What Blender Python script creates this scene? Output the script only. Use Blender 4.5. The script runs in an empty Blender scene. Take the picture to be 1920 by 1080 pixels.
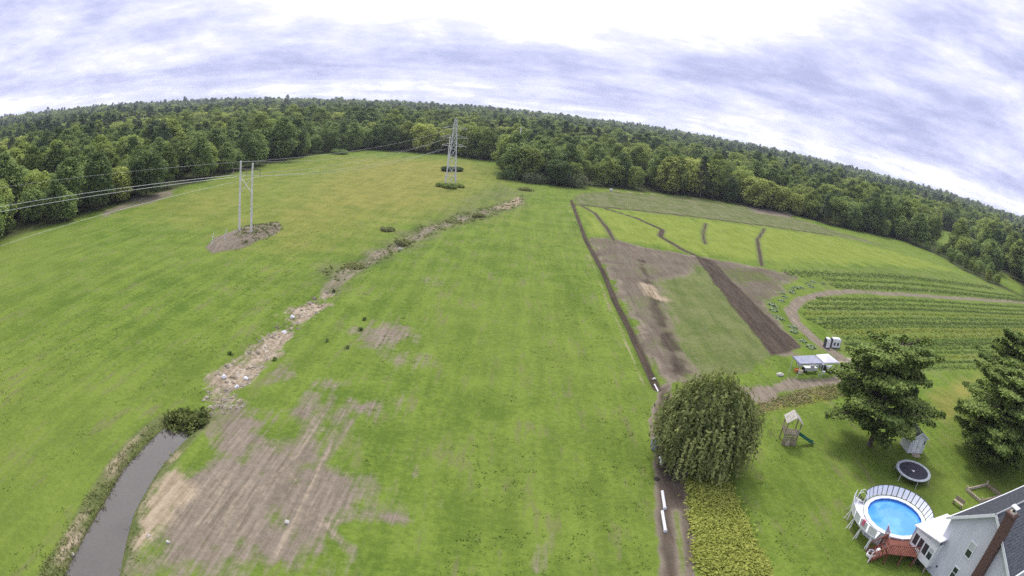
import bpy, math, random
import numpy as np
from mathutils import Vector, Matrix

R = math.radians
rng = np.random.default_rng(11)
random.seed(11)
scene = bpy.context.scene
COL = scene.collection

# ------------------------------------------------------------------ camera
EYE = 28.0
cd = bpy.data.cameras.new('drone_camera')
cam = bpy.data.objects.new('drone_camera', cd)
COL.objects.link(cam)
cd.type = 'PANO'                       # the photograph is taken with a wide barrel-distorting lens
cd.panorama_type = 'FISHEYE_LENS_POLYNOMIAL'
cd.sensor_fit = 'HORIZONTAL'
cd.sensor_width = 36.0
cd.fisheye_fov = R(170)
F_, K_ = 0.59641328, 0.30
cd.fisheye_polynomial_k0 = 0.0
cd.fisheye_polynomial_k1 = -1.0 / F_ / 36.0
cd.fisheye_polynomial_k2 = 0.0
cd.fisheye_polynomial_k3 = -K_ / F_ / 36.0 ** 3
cd.fisheye_polynomial_k4 = 0.0
PITCH, ROLL = 0.28878532, 0.1033151
up = Vector((math.sin(ROLL) * math.cos(PITCH), math.cos(ROLL) * math.cos(PITCH), math.sin(PITCH)))
fw = Vector((0, 0, -1)); fw = (fw - fw.dot(up) * up).normalized(); rt = fw.cross(up)
M = Matrix((rt, fw, up)).to_4x4()
M.translation = (0, 0, EYE)
cam.matrix_world = M
cd.clip_start = 0.5
cd.clip_end = 40000
scene.camera = cam
scene.render.engine = 'CYCLES'
scene.view_settings.view_transform = 'Standard'
scene.view_settings.look = 'None'
scene.view_settings.gamma = 1
scene.view_settings.exposure = 0.70
scene.cycles.use_denoising = False
scene.cycles.max_bounces = 6
scene.cycles.diffuse_bounces = 4
scene.cycles.glossy_bounces = 2
scene.cycles.transmission_bounces = 3
scene.cycles.adaptive_threshold = 0.015
scene.cycles.use_fast_gi = False
scene.cycles.transparent_max_bounces = 8

# ------------------------------------------------------------------ node helper
class NT:
    def __init__(s, tree):
        s.t = tree; s.n = tree.nodes; s.l = tree.links
    def new(s, typ, **kw):
        nd = s.n.new(typ)
        for k, v in kw.items(): setattr(nd, k, v)
        return nd
    def put(s, sock, v):
        if isinstance(v, bpy.types.NodeSocket): s.l.new(v, sock)
        elif isinstance(v, (tuple, list)) and len(v) == 3 and sock.type == 'RGBA': sock.default_value = (*v, 1)
        else: sock.default_value = v
    def m(s, op, a, b=0.0, c=None, clamp=False):
        nd = s.new('ShaderNodeMath', operation=op, use_clamp=clamp)
        s.put(nd.inputs[0], a); s.put(nd.inputs[1], b)
        if c is not None: s.put(nd.inputs[2], c)
        return nd.outputs[0]
    def mix(s, f, a, b, blend='MIX'):
        nd = s.new('ShaderNodeMix', data_type='RGBA', blend_type=blend)
        s.put(nd.inputs[0], f); s.put(nd.inputs[6], a); s.put(nd.inputs[7], b)
        return nd.outputs[2]
    def noise(s, vec, scale, detail=4.0, rough=0.55, dist=0.0):
        nd = s.new('ShaderNodeTexNoise')
        s.put(nd.inputs['Vector'], vec); nd.inputs['Scale'].default_value = scale
        nd.inputs['Detail'].default_value = detail; nd.inputs['Roughness'].default_value = rough
        nd.inputs['Distortion'].default_value = dist
        return nd.outputs[0]
    def mapping(s, vec, scale=(1, 1, 1), rot=(0, 0, 0), loc=(0, 0, 0)):
        nd = s.new('ShaderNodeMapping')
        s.put(nd.inputs[0], vec); nd.inputs['Scale'].default_value = scale
        nd.inputs['Rotation'].default_value = rot; nd.inputs['Location'].default_value = loc
        return nd.outputs[0]
    def step(s, v, lo, hi):
        nd = s.new('ShaderNodeMapRange', interpolation_type='SMOOTHSTEP')
        s.put(nd.inputs[0], v); nd.inputs[1].default_value = lo; nd.inputs[2].default_value = hi
        return nd.outputs[0]

# ------------------------------------------------------------------ sky, sun
SUN_AZ, SUN_EL = R(-6), R(55)          # azimuth measured from +Y towards +X
world = bpy.data.worlds.new('World'); scene.world = world
world.use_nodes = True
w = NT(world.node_tree); w.n.clear()
sky = w.new('ShaderNodeTexSky', sky_type='NISHITA', sun_disc=False)
sky.sun_elevation = SUN_EL; sky.sun_rotation = SUN_AZ
sky.air_density = 1.0; sky.dust_density = 1.5
tc = w.new('ShaderNodeTexCoord').outputs['Generated']
sp = w.new('ShaderNodeSeparateXYZ'); w.l.new(tc, sp.inputs[0])
el = w.m('MAXIMUM', sp.outputs[2], 0.0)
den = w.m('ADD', el, 0.11)
cb = w.new('ShaderNodeCombineXYZ')
w.l.new(w.m('DIVIDE', sp.outputs[0], den), cb.inputs[0]); w.l.new(w.m('DIVIDE', sp.outputs[1], den), cb.inputs[1])
plane = cb.outputs[0]                  # directions met with a level cloud deck
n1 = w.noise(w.mapping(plane, (0.26, 0.42, 1), (0, 0, R(-16))), 1.0, 6, 0.55, 0.5)
n2 = w.noise(w.mapping(plane, (0.75, 1.25, 1), (0, 0, R(-16)), (4, 2, 0)), 1.0, 7, 0.60, 0.4)
n3 = w.noise(w.mapping(plane, (0.11, 0.16, 1), (0, 0, R(20)), (1.7, 0.4, 0)), 1.0, 3, 0.5)
n4 = w.noise(w.mapping(tc, (6.5, 6.5, 20)), 1.0, 10, 0.64, 0.15)
nn = w.m('ADD', w.m('ADD', w.m('MULTIPLY', n1, 0.30), w.m('MULTIPLY', n2, 0.20)), w.m('ADD', w.m('MULTIPLY', n3, 0.14), w.m('MULTIPLY', n4, 0.36)))
sunv = (math.sin(SUN_AZ) * math.cos(SUN_EL), math.cos(SUN_AZ) * math.cos(SUN_EL), math.sin(SUN_EL))
dt = w.new('ShaderNodeVectorMath', operation='DOT_PRODUCT'); w.l.new(tc, dt.inputs[0]); dt.inputs[1].default_value = sunv
glow = w.m('MULTIPLY', w.step(dt.outputs['Value'], 0.59, 0.75), w.step(sp.outputs[2], 0.04, 0.20))     # the deck is thinner and brighter towards the hidden sun
haze_low = w.step(sp.outputs[2], 0.055, 0.0)
bright = w.m('ADD', w.m('ADD', w.step(nn, 0.38, 0.62), w.m('MULTIPLY', glow, 1.3)), w.m('MULTIPLY', haze_low, 0.45))
c1 = w.mix(w.m('MINIMUM', bright, 1.0), (0.30, 0.325, 0.51), (0.66, 0.67, 0.85))
c2 = w.mix(w.step(bright, 0.75, 1.5), c1, (1.05, 1.05, 1.08))
skyc = w.mix(1.0, sky.outputs[0], (0.10, 0.10, 0.10), 'MULTIPLY')
cover = w.step(nn, 0.22, 0.40)
cover = w.m('ADD', w.m('MULTIPLY', cover, 0.25), 0.75)
wc = w.mix(cover, skyc, c2)
bg = w.new('ShaderNodeBackground'); w.l.new(wc, bg.inputs[0]); bg.inputs[1].default_value = 1.0
world.cycles.sampling_method = 'MANUAL'; world.cycles.sample_map_resolution = 256
wo = w.new('ShaderNodeOutputWorld'); w.l.new(bg.outputs[0], wo.inputs[0])

ld = bpy.data.lights.new('sun', 'SUN'); ld.energy = 1.5; ld.angle = R(12); ld.color = (1.0, 0.96, 0.9)
sun = bpy.data.objects.new('sun', ld); COL.objects.link(sun)
sun.rotation_euler = Vector(sunv).to_track_quat('Z', 'Y').to_euler()
sun.location = (0, 0, 200)

# ------------------------------------------------------------------ mesh helpers
def mesh_np(name, V, F, smooth=False):
    """V (n,3) float, F (m,k) int with one k for all faces"""
    me = bpy.data.meshes.new(name)
    V = np.ascontiguousarray(V, np.float32); F = np.ascontiguousarray(F, np.int32)
    k = F.shape[1]
    me.vertices.add(len(V)); me.vertices.foreach_set('co', V.ravel())
    me.loops.add(F.size); me.loops.foreach_set('vertex_index', F.ravel())
    me.polygons.add(len(F))
    me.polygons.foreach_set('loop_start', np.arange(0, F.size, k, dtype=np.int32))
    try: me.polygons.foreach_set('loop_total', np.full(len(F), k, np.int32))
    except Exception: pass
    if smooth: me.polygons.foreach_set('use_smooth', np.ones(len(F), bool))
    me.update(calc_edges=True)
    return me

def obj(name, me, mat=None, parent=None, loc=None, rot=None):
    o = bpy.data.objects.new(name, me); COL.objects.link(o)
    if mat is not None and me is not None and len(me.materials) == 0: me.materials.append(mat)
    if parent is not None: o.parent = parent
    if loc is not None: o.location = loc
    if rot is not None: o.rotation_euler = rot
    return o

def tag(o, label=None, cat=None, group=None, kind=None):
    if label: o['label'] = label
    if cat: o['category'] = cat
    if group: o['group'] = group
    if kind: o['kind'] = kind
    return o

def thing(name, label, cat, loc=(0, 0, 0), rz=0.0, group=None):
    o = bpy.data.objects.new(name, None); COL.objects.link(o)
    o.location = loc; o.rotation_euler = (0, 0, rz); o.empty_display_size = 0.2
    return tag(o, label, cat, group)

def copy_tree(o, parent=None):
    c = o.copy(); COL.objects.link(c); c.parent = parent
    for ch in list(o.children): copy_tree(ch, c)
    return c

class MB:
    def __init__(s): s.v = []; s.f = []
    def add(s, vs, fs):
        b = len(s.v); s.v += [tuple(v) for v in vs]; s.f += [tuple(b + i for i in f) for f in fs]; return s
    def box(s, x0, x1, y0, y1, z0, z1, rz=0.0, o=(0, 0, 0)):
        c, sn = math.cos(rz), math.sin(rz)
        vs = [(o[0] + x * c - y * sn, o[1] + x * sn + y * c, o[2] + z) for z in (z0, z1) for x, y in ((x0, y0), (x1, y0), (x1, y1), (x0, y1))]
        return s.add(vs, [(3, 2, 1, 0), (4, 5, 6, 7), (0, 1, 5, 4), (1, 2, 6, 5), (2, 3, 7, 6), (3, 0, 4, 7)])
    def tube(s, pts, r, n=8, cap=True):
        pts = [Vector(p) for p in pts]
        rs = r if isinstance(r, (list, tuple)) else [r] * len(pts)
        rings = []
        for i, p in enumerate(pts):
            d = (pts[min(i + 1, len(pts) - 1)] - pts[max(i - 1, 0)]).normalized()
            a = d.cross(Vector((0, 0, 1)) if abs(d.z) < 0.9 else Vector((1, 0, 0))).normalized(); b = d.cross(a)
            rings.append([p + (a * math.cos(2 * math.pi * k / n) + b * math.sin(2 * math.pi * k / n)) * rs[i] for k in range(n)])
        vs = [v for rg in rings for v in rg]
        fs = [(i * n + k, i * n + (k + 1) % n, (i + 1) * n + (k + 1) % n, (i + 1) * n + k) for i in range(len(pts) - 1) for k in range(n)]
        if cap: fs += [tuple(range(n - 1, -1, -1)), tuple((len(pts) - 1) * n + k for k in range(n))]
        return s.add(vs, fs)
    def bar(s, a, b, wd, ht=None):
        """square bar from a to b"""
        ht = ht or wd
        a = Vector(a); b = Vector(b); d = (b - a).normalized()
        u = d.cross(Vector((0, 0, 1)) if abs(d.z) < 0.95 else Vector((1, 0, 0))).normalized(); t = u.cross(d)
        vs = [p + u * (sx * wd / 2) + t * (sz * ht / 2) for p in (a, b) for sx, sz in ((-1, -1), (1, -1), (1, 1), (-1, 1))]
        return s.add(vs, [(0, 1, 2, 3), (7, 6, 5, 4), (0, 4, 5, 1), (1, 5, 6, 2), (2, 6, 7, 3), (3, 7, 4, 0)])
    def slab(s, quad, th):
        """plate with the four given corners as its top, th thick downward along its normal"""
        q = [Vector(p) for p in quad]; nrm = (q[1] - q[0]).cross(q[-1] - q[0]).normalized()
        if nrm.z < 0: nrm = -nrm
        lo = [p - nrm * th for p in q]
        k = len(q)
        return s.add(q + lo, [tuple(range(k)), tuple(range(2 * k - 1, k - 1, -1))] + [(i, k + i, k + (i + 1) % k, (i + 1) % k) for i in range(k)])
    def annulus(s, r0, r1, z0, z1, a0=0.0, a1=2 * math.pi, n=48, o=(0, 0)):
        full = abs(a1 - a0) > 2 * math.pi - 1e-4
        m = n if full else n + 1
        vs = []
        for i in range(m):
            a = a0 + (a1 - a0) * i / n; c, sn = math.cos(a), math.sin(a)
            vs += [(o[0] + r0 * c, o[1] + r0 * sn, z0), (o[0] + r1 * c, o[1] + r1 * sn, z0), (o[0] + r1 * c, o[1] + r1 * sn, z1), (o[0] + r0 * c, o[1] + r0 * sn, z1)]
        fs = []
        for i in range(n):
            p, q = 4 * i, 4 * ((i + 1) % m)
            fs += [(p, q, q + 1, p + 1), (p + 1, q + 1, q + 2, p + 2), (p + 2, q + 2, q + 3, p + 3), (p + 3, q + 3, q, p)]
        if not full: fs += [(0, 1, 2, 3), (4 * n + 3, 4 * n + 2, 4 * n + 1, 4 * n)]
        return s.add(vs, fs)
    def disc(s, r, z, n=48, o=(0, 0)):
        return s.add([(o[0] + r * math.cos(2 * math.pi * k / n), o[1] + r * math.sin(2 * math.pi * k / n), z) for k in range(n)], [tuple(range(n))])
    def mesh(s, name):
        me = bpy.data.meshes.new(name); me.from_pydata(s.v, [], s.f); me.update()
        return me
    def build(s, name, mat, parent=None, loc=None, rot=None):
        return obj(name, s.mesh(name), mat, parent, loc, rot)

# ------------------------------------------------------------------ plane geometry
def poly_sd(px, py, poly):
    """signed distance, positive inside"""
    P = np.asarray(poly, float); n = len(P)
    d2 = np.full(px.shape, 1e18); ins = np.zeros(px.shape, bool)
    for i in range(n):
        ax, ay = P[i]; bx, by = P[(i + 1) % n]
        ex, ey = bx - ax, by - ay; L = ex * ex + ey * ey + 1e-12
        t = np.clip(((px - ax) * ex + (py - ay) * ey) / L, 0, 1)
        d2 = np.minimum(d2, (px - ax - t * ex) ** 2 + (py - ay - t * ey) ** 2)
        cr = ((ay > py) != (by > py)) & (px < (bx - ax) * (py - ay) / (by - ay + 1e-12) + ax)
        ins ^= cr
    return np.where(ins, 1, -1) * np.sqrt(d2)

def line_d(px, py, pts):
    d2 = np.full(px.shape, 1e18)
    for (ax, ay), (bx, by) in zip(pts[:-1], pts[1:]):
        ex, ey = bx - ax, by - ay; L = ex * ex + ey * ey + 1e-12
        t = np.clip(((px - ax) * ex + (py - ay) * ey) / L, 0, 1)
        d2 = np.minimum(d2, (px - ax - t * ex) ** 2 + (py - ay - t * ey) ** 2)
    return np.sqrt(d2)

def vnoise(x, y, s, seed):
    """smooth value noise, -1..1"""
    r = np.random.default_rng(seed); T = r.uniform(-1, 1, (128, 128))
    u = x / s; v = y / s; i = np.floor(u).astype(int); j = np.floor(v).astype(int)
    fu = u - i; fv = v - j; fu = fu * fu * (3 - 2 * fu); fv = fv * fv * (3 - 2 * fv)
    g = lambda a, b: T[a % 128, b % 128]
    return (g(i, j) * (1 - fu) + g(i + 1, j) * fu) * (1 - fv) + (g(i, j + 1) * (1 - fu) + g(i + 1, j + 1) * fu) * fv

def sample_poly(poly, n, r):
    P = np.asarray(poly); lo = P.min(0); hi = P.max(0); out = np.zeros((0, 2))
    while len(out) < n:
        q = r.uniform(lo, hi, (n * 2, 2)); q = q[poly_sd(q[:, 0], q[:, 1], poly) > 0]
        out = np.vstack([out, q])
    return out[:n]
# ------------------------------------------------------------------ layout of the place (metres; x right, y away, the drone hovers over 0,0)
STREAM = [(-21.5, 4.0), (-27.0, 4.0), (-27.46, 18.50), (-28.49, 23.33), (-29.25, 27.50), (-30.19, 32.13), (-30.36, 35.82), (-30.23, 38.73), (-29.71, 40.57),
          (-27.47, 39.96), (-27.43, 37.17), (-27.36, 33.95), (-26.90, 30.74), (-26.32, 27.47), (-25.27, 24.40), (-23.82, 20.66)]
DITCH = [(-29.13, 45.47), (-30.52, 51.24), (-30.11, 57.51), (-30.00, 63.70), (-29.60, 72.09), (-28.78, 81.00), (-27.75, 87.08), (-25.79, 76.48), (-26.08, 69.06), (-26.61, 61.34), (-26.07, 55.13), (-25.56, 50.70), (-25.82, 47.17), (-27.28, 45.04)]
DITCH_LINE = [(-28.56, 41.76), (-28.48, 47.36), (-28.22, 52.14), (-27.97, 59.14), (-27.89, 67.79), (-27.54, 76.34), (-27.28, 83.75)]
SWALE = [(-27.75, 87.08), (-32.59, 94.46), (-26.79, 105.15), (-25.84, 123.89), (-17.14, 155.54), (-4.48, 189.24), (1.26, 206.14), (0.32, 181.42), (-9.82, 151.56), (-16.89, 133.94), (-21.40, 113.52), (-25.79, 97.74)]
SWALE_LINE = [(-27.62, 84.77), (-27.94, 95.14), (-25.50, 109.10), (-23.51, 119.51), (-20.50, 133.47), (-16.21, 148.08), (-10.72, 162.68), (-2.77, 188.12)]
BARE = [(-26.37, 34.48), (-24.41, 36.71), (-26.20, 42.10), (-22.86, 43.87), (-19.75, 41.10), (-17.54, 42.58), (-16.80, 46.29), (-15.22, 51.33), (-13.20, 48.11), (-13.46, 40.75), (-9.71, 38.67), (-8.31, 33.96), (-9.62, 29.52), (-12.88, 28.06), (-14.06, 26.32), (-16.15, 26.07), (-17.29, 23.92), (-21.46, 22.63), (-23.91, 22.86), (-25.36, 27.24), (-26.01, 32.46)]
SAND = [(-26.21, 32.80), (-24.22, 35.70), (-22.96, 31.43), (-22.18, 26.68), (-22.41, 23.52), (-23.98, 22.56), (-25.71, 27.81)]
BARE2 = [(-19.42, 69.98), (-17.71, 73.44), (-11.50, 75.10), (-10.95, 65.79), (-14.50, 61.73), (-17.80, 63.23)]
BARE3 = [(-24.41, 49.84), (-24.90, 56.01), (-22.45, 59.51), (-21.49, 55.06), (-22.70, 49.59)]
BARE4 = [(-17.04, 94.18), (-11.93, 98.82), (-8.15, 91.28), (-12.78, 87.31)]
BARE5 = [(3.77, 33.82), (5.07, 34.61), (4.69, 30.33), (4.03, 29.21), (3.32, 29.14)]
SCUFF = [(-17.99, 45.04), (-15.93, 56.53), (-20.32, 72.12), (-11.16, 77.40), (-6.87, 62.21), (-8.28, 47.07), (-9.21, 38.03), (-12.27, 39.51)]
EDGEDITCH = [(17.32, 210.89), (16.72, 173.83), (16.25, 142.44), (17.06, 112.75), (16.91, 92.55), (17.34, 81.17), (17.43, 68.41), (17.59, 61.05)]
WOODMARGIN = [(-112.44, 125.07), (-115.68, 146.95), (-113.01, 169.20), (-101.58, 153.73), (-105.45, 131.18), (-103.94, 116.69)]
TRACK = [(17.31, 213.59), (16.20, 146.26), (17.02, 115.19), (16.87, 94.25), (17.31, 82.52), (17.40, 69.43), (17.44, 61.60), (15.85, 55.07), (14.53, 48.33), (13.19, 39.45), (12.45, 34.42), (11.75, 29.54), (13.5, 8), (16.3, 8), (14.74, 29.45), (15.55, 34.42), (16.77, 42.03), (18.16, 51.85), (19.83, 63.00), (19.26, 72.87), (19.05, 83.23), (18.48, 94.79), (18.72, 115.93), (17.74, 147.14), (18.12, 214.27)]
TRACKLOW = TRACK[6:-6]
PLOUGH = [(16.43, 144.44), (23.55, 145.20), (28.61, 140.03), (37.97, 136.96), (43.14, 137.37), (46.30, 136.23), (59.43, 133.58), (67.80, 128.83), (48.21, 101.24), (45.99, 94.44), (45.81, 78.62), (40.73, 74.38), (36.65, 73.32), (29.78, 65.86), (22.23, 62.32), (18.11, 61.70)]
PLOUGH_GREEN = [(27.56, 107.08), (40.76, 123.79), (40.64, 105.14), (38.74, 82.49), (37.74, 74.70), (30.43, 66.61), (23.30, 62.48), (24.19, 72.97), (25.65, 88.77)]
PLOUGH_WEEDY = [(45.46, 127.75), (57.04, 129.05), (56.43, 118.89), (46.47, 113.47), (45.19, 120.79)]
DARKSTRIP = [(42.16, 135.80), (46.23, 134.61), (45.04, 108.80), (44.44, 91.20), (45.25, 78.30), (37.39, 73.84), (37.87, 83.24), (39.15, 101.62), (40.56, 118.02)]
DARKSTRIP2 = [(27.38, 138.23), (29.20, 137.47), (26.03, 103.72), (23.89, 81.09), (23.13, 65.84), (19.35, 62.92), (20.95, 80.35), (23.11, 102.66)]
LIME = [(17.02, 193.41), (49.11, 198.05), (90.72, 204.97), (123.02, 210.08), (152.48, 201.38), (173.93, 181.41), (114.01, 161.51), (64.51, 141.84), (48.43, 139.47), (41.62, 140.50), (28.44, 142.92), (17.59, 148.39)]
FARSTRIP = [(18.32, 211.71), (21.51, 230.43), (37.50, 248.58), (77.19, 265.03), (124.02, 256.84), (137.41, 230.58), (160.33, 207.73), (125.72, 214.92), (92.55, 209.36), (50.00, 201.96), (17.56, 196.12)]
CROPS = [(62.74, 134.57), (112.73, 159.56), (171.49, 178.71), (194.76, 158.58), (194.97, 144.22), (106.54, 72.63), (84.56, 74.20), (69.80, 69.93), (50.76, 67.01), (52.11, 77.85), (56.33, 103.71), (69.01, 119.37), (67.82, 127.89)]
CURVEPATH = [(49.97, 69.22), (50.86, 76.55), (49.66, 83.05), (49.76, 91.70), (51.65, 98.42), (57.88, 106.99), (67.05, 114.16)]
CROPPATH = [(67.05, 114.16), (80.32, 120.82), (115.37, 127.98), (196.27, 145.26)]
LANE = [(28.73, 63.18), (34.95, 64.85), (48.65, 68.71), (55.89, 71.82), (53.75, 68.40), (37.30, 62.66), (29.30, 58.15), (27.70, 59.25)]
VERGE = [(29.25, 58.00), (37.16, 62.33), (53.50, 67.99), (51.09, 64.11), (41.27, 60.26), (33.57, 57.76), (28.50, 55.55)]
LAWN = [(27.57, 55.23), (33.51, 57.61), (41.19, 60.10), (57.80, 64.25), (69.43, 69.47), (84.05, 73.66), (110.27, 75.72), (150, 60), (150, 4), (19, 4), (20.36, 28.97), (20.48, 37.96), (20.39, 42.10), (22.85, 43.92)]
DRYLAWN = [(60.46, 61.36), (72.24, 67.65), (83.90, 71.65), (73.58, 62.40), (60.42, 53.61), (57.08, 55.37)]
WEEDS = [(16.77, 41.61), (20.27, 41.66), (20.25, 37.19), (20.17, 32.84), (20.36, 28.97), (14.98, 29.44), (15.64, 34.42)]
YELLOW = [(-59.16, 123.88), (-74.21, 189.45), (-89.76, 286.68), (-39.87, 314.11), (-12.91, 280.47), (-14.67, 158.63), (-34.85, 140.35), (-42.79, 110.25)]
OLIVE = [(-103.82, 129.14), (-106.71, 193.73), (-105.11, 266.70), (-95.30, 304.01), (-74.21, 189.45), (-59.16, 123.88), (-75.32, 112.67)]
DARKMEADOW = [(-20.71, 151.15), (-8.12, 231.02), (1.24, 207.50), (-10.94, 165.27), (-21.74, 126.86)]
MOUND = [(-58.88, 98.55), (-61.83, 107.56), (-60.73, 118.42), (-54.19, 126.93), (-50.84, 120.70), (-50.42, 110.95), (-51.80, 100.97), (-55.62, 96.64)]
SANDSPOT = [(-7.19, 177.44), (-0.55, 204.74), (1.37, 191.08), (-3.09, 173.02)]
REDMARGIN = [(103.68, 267.24), (118.35, 271.12), (133.46, 269.10), (120.96, 250.20), (102.23, 245.50)]
TRAILS = [[(19.44, 197.55), (22.68, 182.72), (23.65, 157.62), (23.22, 143.76)],
          [(26.78, 196.30), (36.08, 182.53), (41.13, 168.55), (37.96, 156.84), (40.68, 142.32), (43.10, 135.73)],
          [(61.89, 193.27), (53.76, 168.71), (50.00, 153.62)], [(88.21, 202.20), (73.68, 173.30), (64.39, 147.58), (60.01, 135.39)],
          [(17.09, 196.92), (50.00, 201.96), (92.55, 209.36), (124.80, 213.28)]]
TYRES = [[(-16.80, 46.29), (-16.85, 39.68), (-16.26, 37.34), (-13.66, 34.38), (-10.51, 30.71), (-9.01, 29.35)], [(-16.25, 50.64), (-16.20, 39.91), (-17.83, 32.84), (-17.28, 28.22)],
         [(-13.46, 46.55), (-13.96, 38.96), (-13.63, 32.28), (-13.58, 27.21)], [(-18.93, 35.51), (-18.64, 30.35), (-18.11, 26.58)], [(-15.05, 33.90), (-11.67, 31.28), (-8.69, 33.85)]]
WOOD_EDGE = [(-117.66, 88.05), (-113.80, 106.09), (-113.23, 127.25), (-110.19, 155.05), (-110.59, 200.70), (-108.09, 274.14), (-101.57, 323.56), (-81.49, 343.34), (-44.59, 349.15), (-24.50, 331.21), (-12.27, 338.44), (-8.05, 248.13), (2.03, 245.59), (14.92, 242.82), (29.34, 256.78), (51.01, 260.06), (78.48, 269.69), (104.06, 264.46), (127.25, 263.83), (142.43, 244.95), (170.00, 246.24), (188.20, 240.42), (191.75, 215.50), (182.90, 188.00), (182.69, 168.05), (190.00, 156.26), (190.68, 149.60)]
GLADES = [[(307.42, 372.71), (359.66, 387.24), (365.75, 354.06), (275.57, 258.75), (220.88, 229.18), (219.93, 256.75)], [(225.86, 207.95), (239.38, 204.30), (224.43, 175.96), (194.09, 150.66), (193.17, 160.91), (197.74, 177.93)]]

edge_az = np.array([math.atan2(x, y) for x, y in WOOD_EDGE]); edge_r = np.array([math.hypot(x, y) for x, y in WOOD_EDGE])
edge_az = np.concatenate([[-2.6, -1.6, -1.15], edge_az, [1.05, 1.35, 2.6]]); edge_r = np.concatenate([[118, 118, 124], edge_r, [222, 200, 200]])
def wood_d(x, y):
    """metres beyond the edge of the wood along the line of sight"""
    return np.hypot(x, y) - np.interp(np.arctan2(x, y), edge_az, edge_r)

def ss(a, b, x):
    t = np.clip((x - a) / (b - a), 0, 1); return t * t * (3 - 2 * t)

def ground_z(x, y):
    x = np.atleast_1d(np.asarray(x, float)); y = np.atleast_1d(np.asarray(y, float))
    r = np.hypot(x, y)
    z = 0.10 * vnoise(x, y, 17, 1) + 0.05 * vnoise(x, y, 5, 2) + 0.02 * vnoise(x, y, 1.6, 3)
    near = (r < 420)
    xn, yn = x[near], y[near]
    sd = poly_sd(xn, yn, STREAM)
    zz = z[near]
    zz = zz - 1.25 * ss(-1.1, 1.0, sd) 
    zz = zz + 0.10 * np.exp(-((sd + 1.9) / 0.8) ** 2)
    dd = line_d(xn, yn, DITCH_LINE); zz = zz - 0.75 * np.exp(-(dd / 2.1) ** 2) + 0.20 * vnoise(xn, yn, 1.1, 9) * np.exp(-(dd / 3) ** 2)
    dd = line_d(xn, yn, SWALE_LINE); zz = zz - 0.65 * np.exp(-(dd / 3.0) ** 2) + 0.45 * vnoise(xn, yn, 4, 8) * np.exp(-(dd / 4.5) ** 2)
    dd = line_d(xn, yn, EDGEDITCH); zz = zz - 0.7 * np.exp(-(dd / 0.8) ** 2)
    md = poly_sd(xn, yn, MOUND); zz = zz + 1.0 * ss(-0.6, 3.0, md)
    pd = poly_sd(xn, yn, PLOUGH); zz = zz + 0.07 * ss(0, 0.6, pd) * vnoise(xn * 1.0, yn * 0.15, 0.7, 5)
    z[near] = zz
    far = np.clip(r - 380, 0, None)
    z = z + ss(0, 1600, far) * 6.0 + ss(150, 2200, far) * (6 * vnoise(x, y, 620, 21) + 3 * vnoise(x, y, 240, 22)) + ss(1500, 5000, far) * 8.0
    return z

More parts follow.
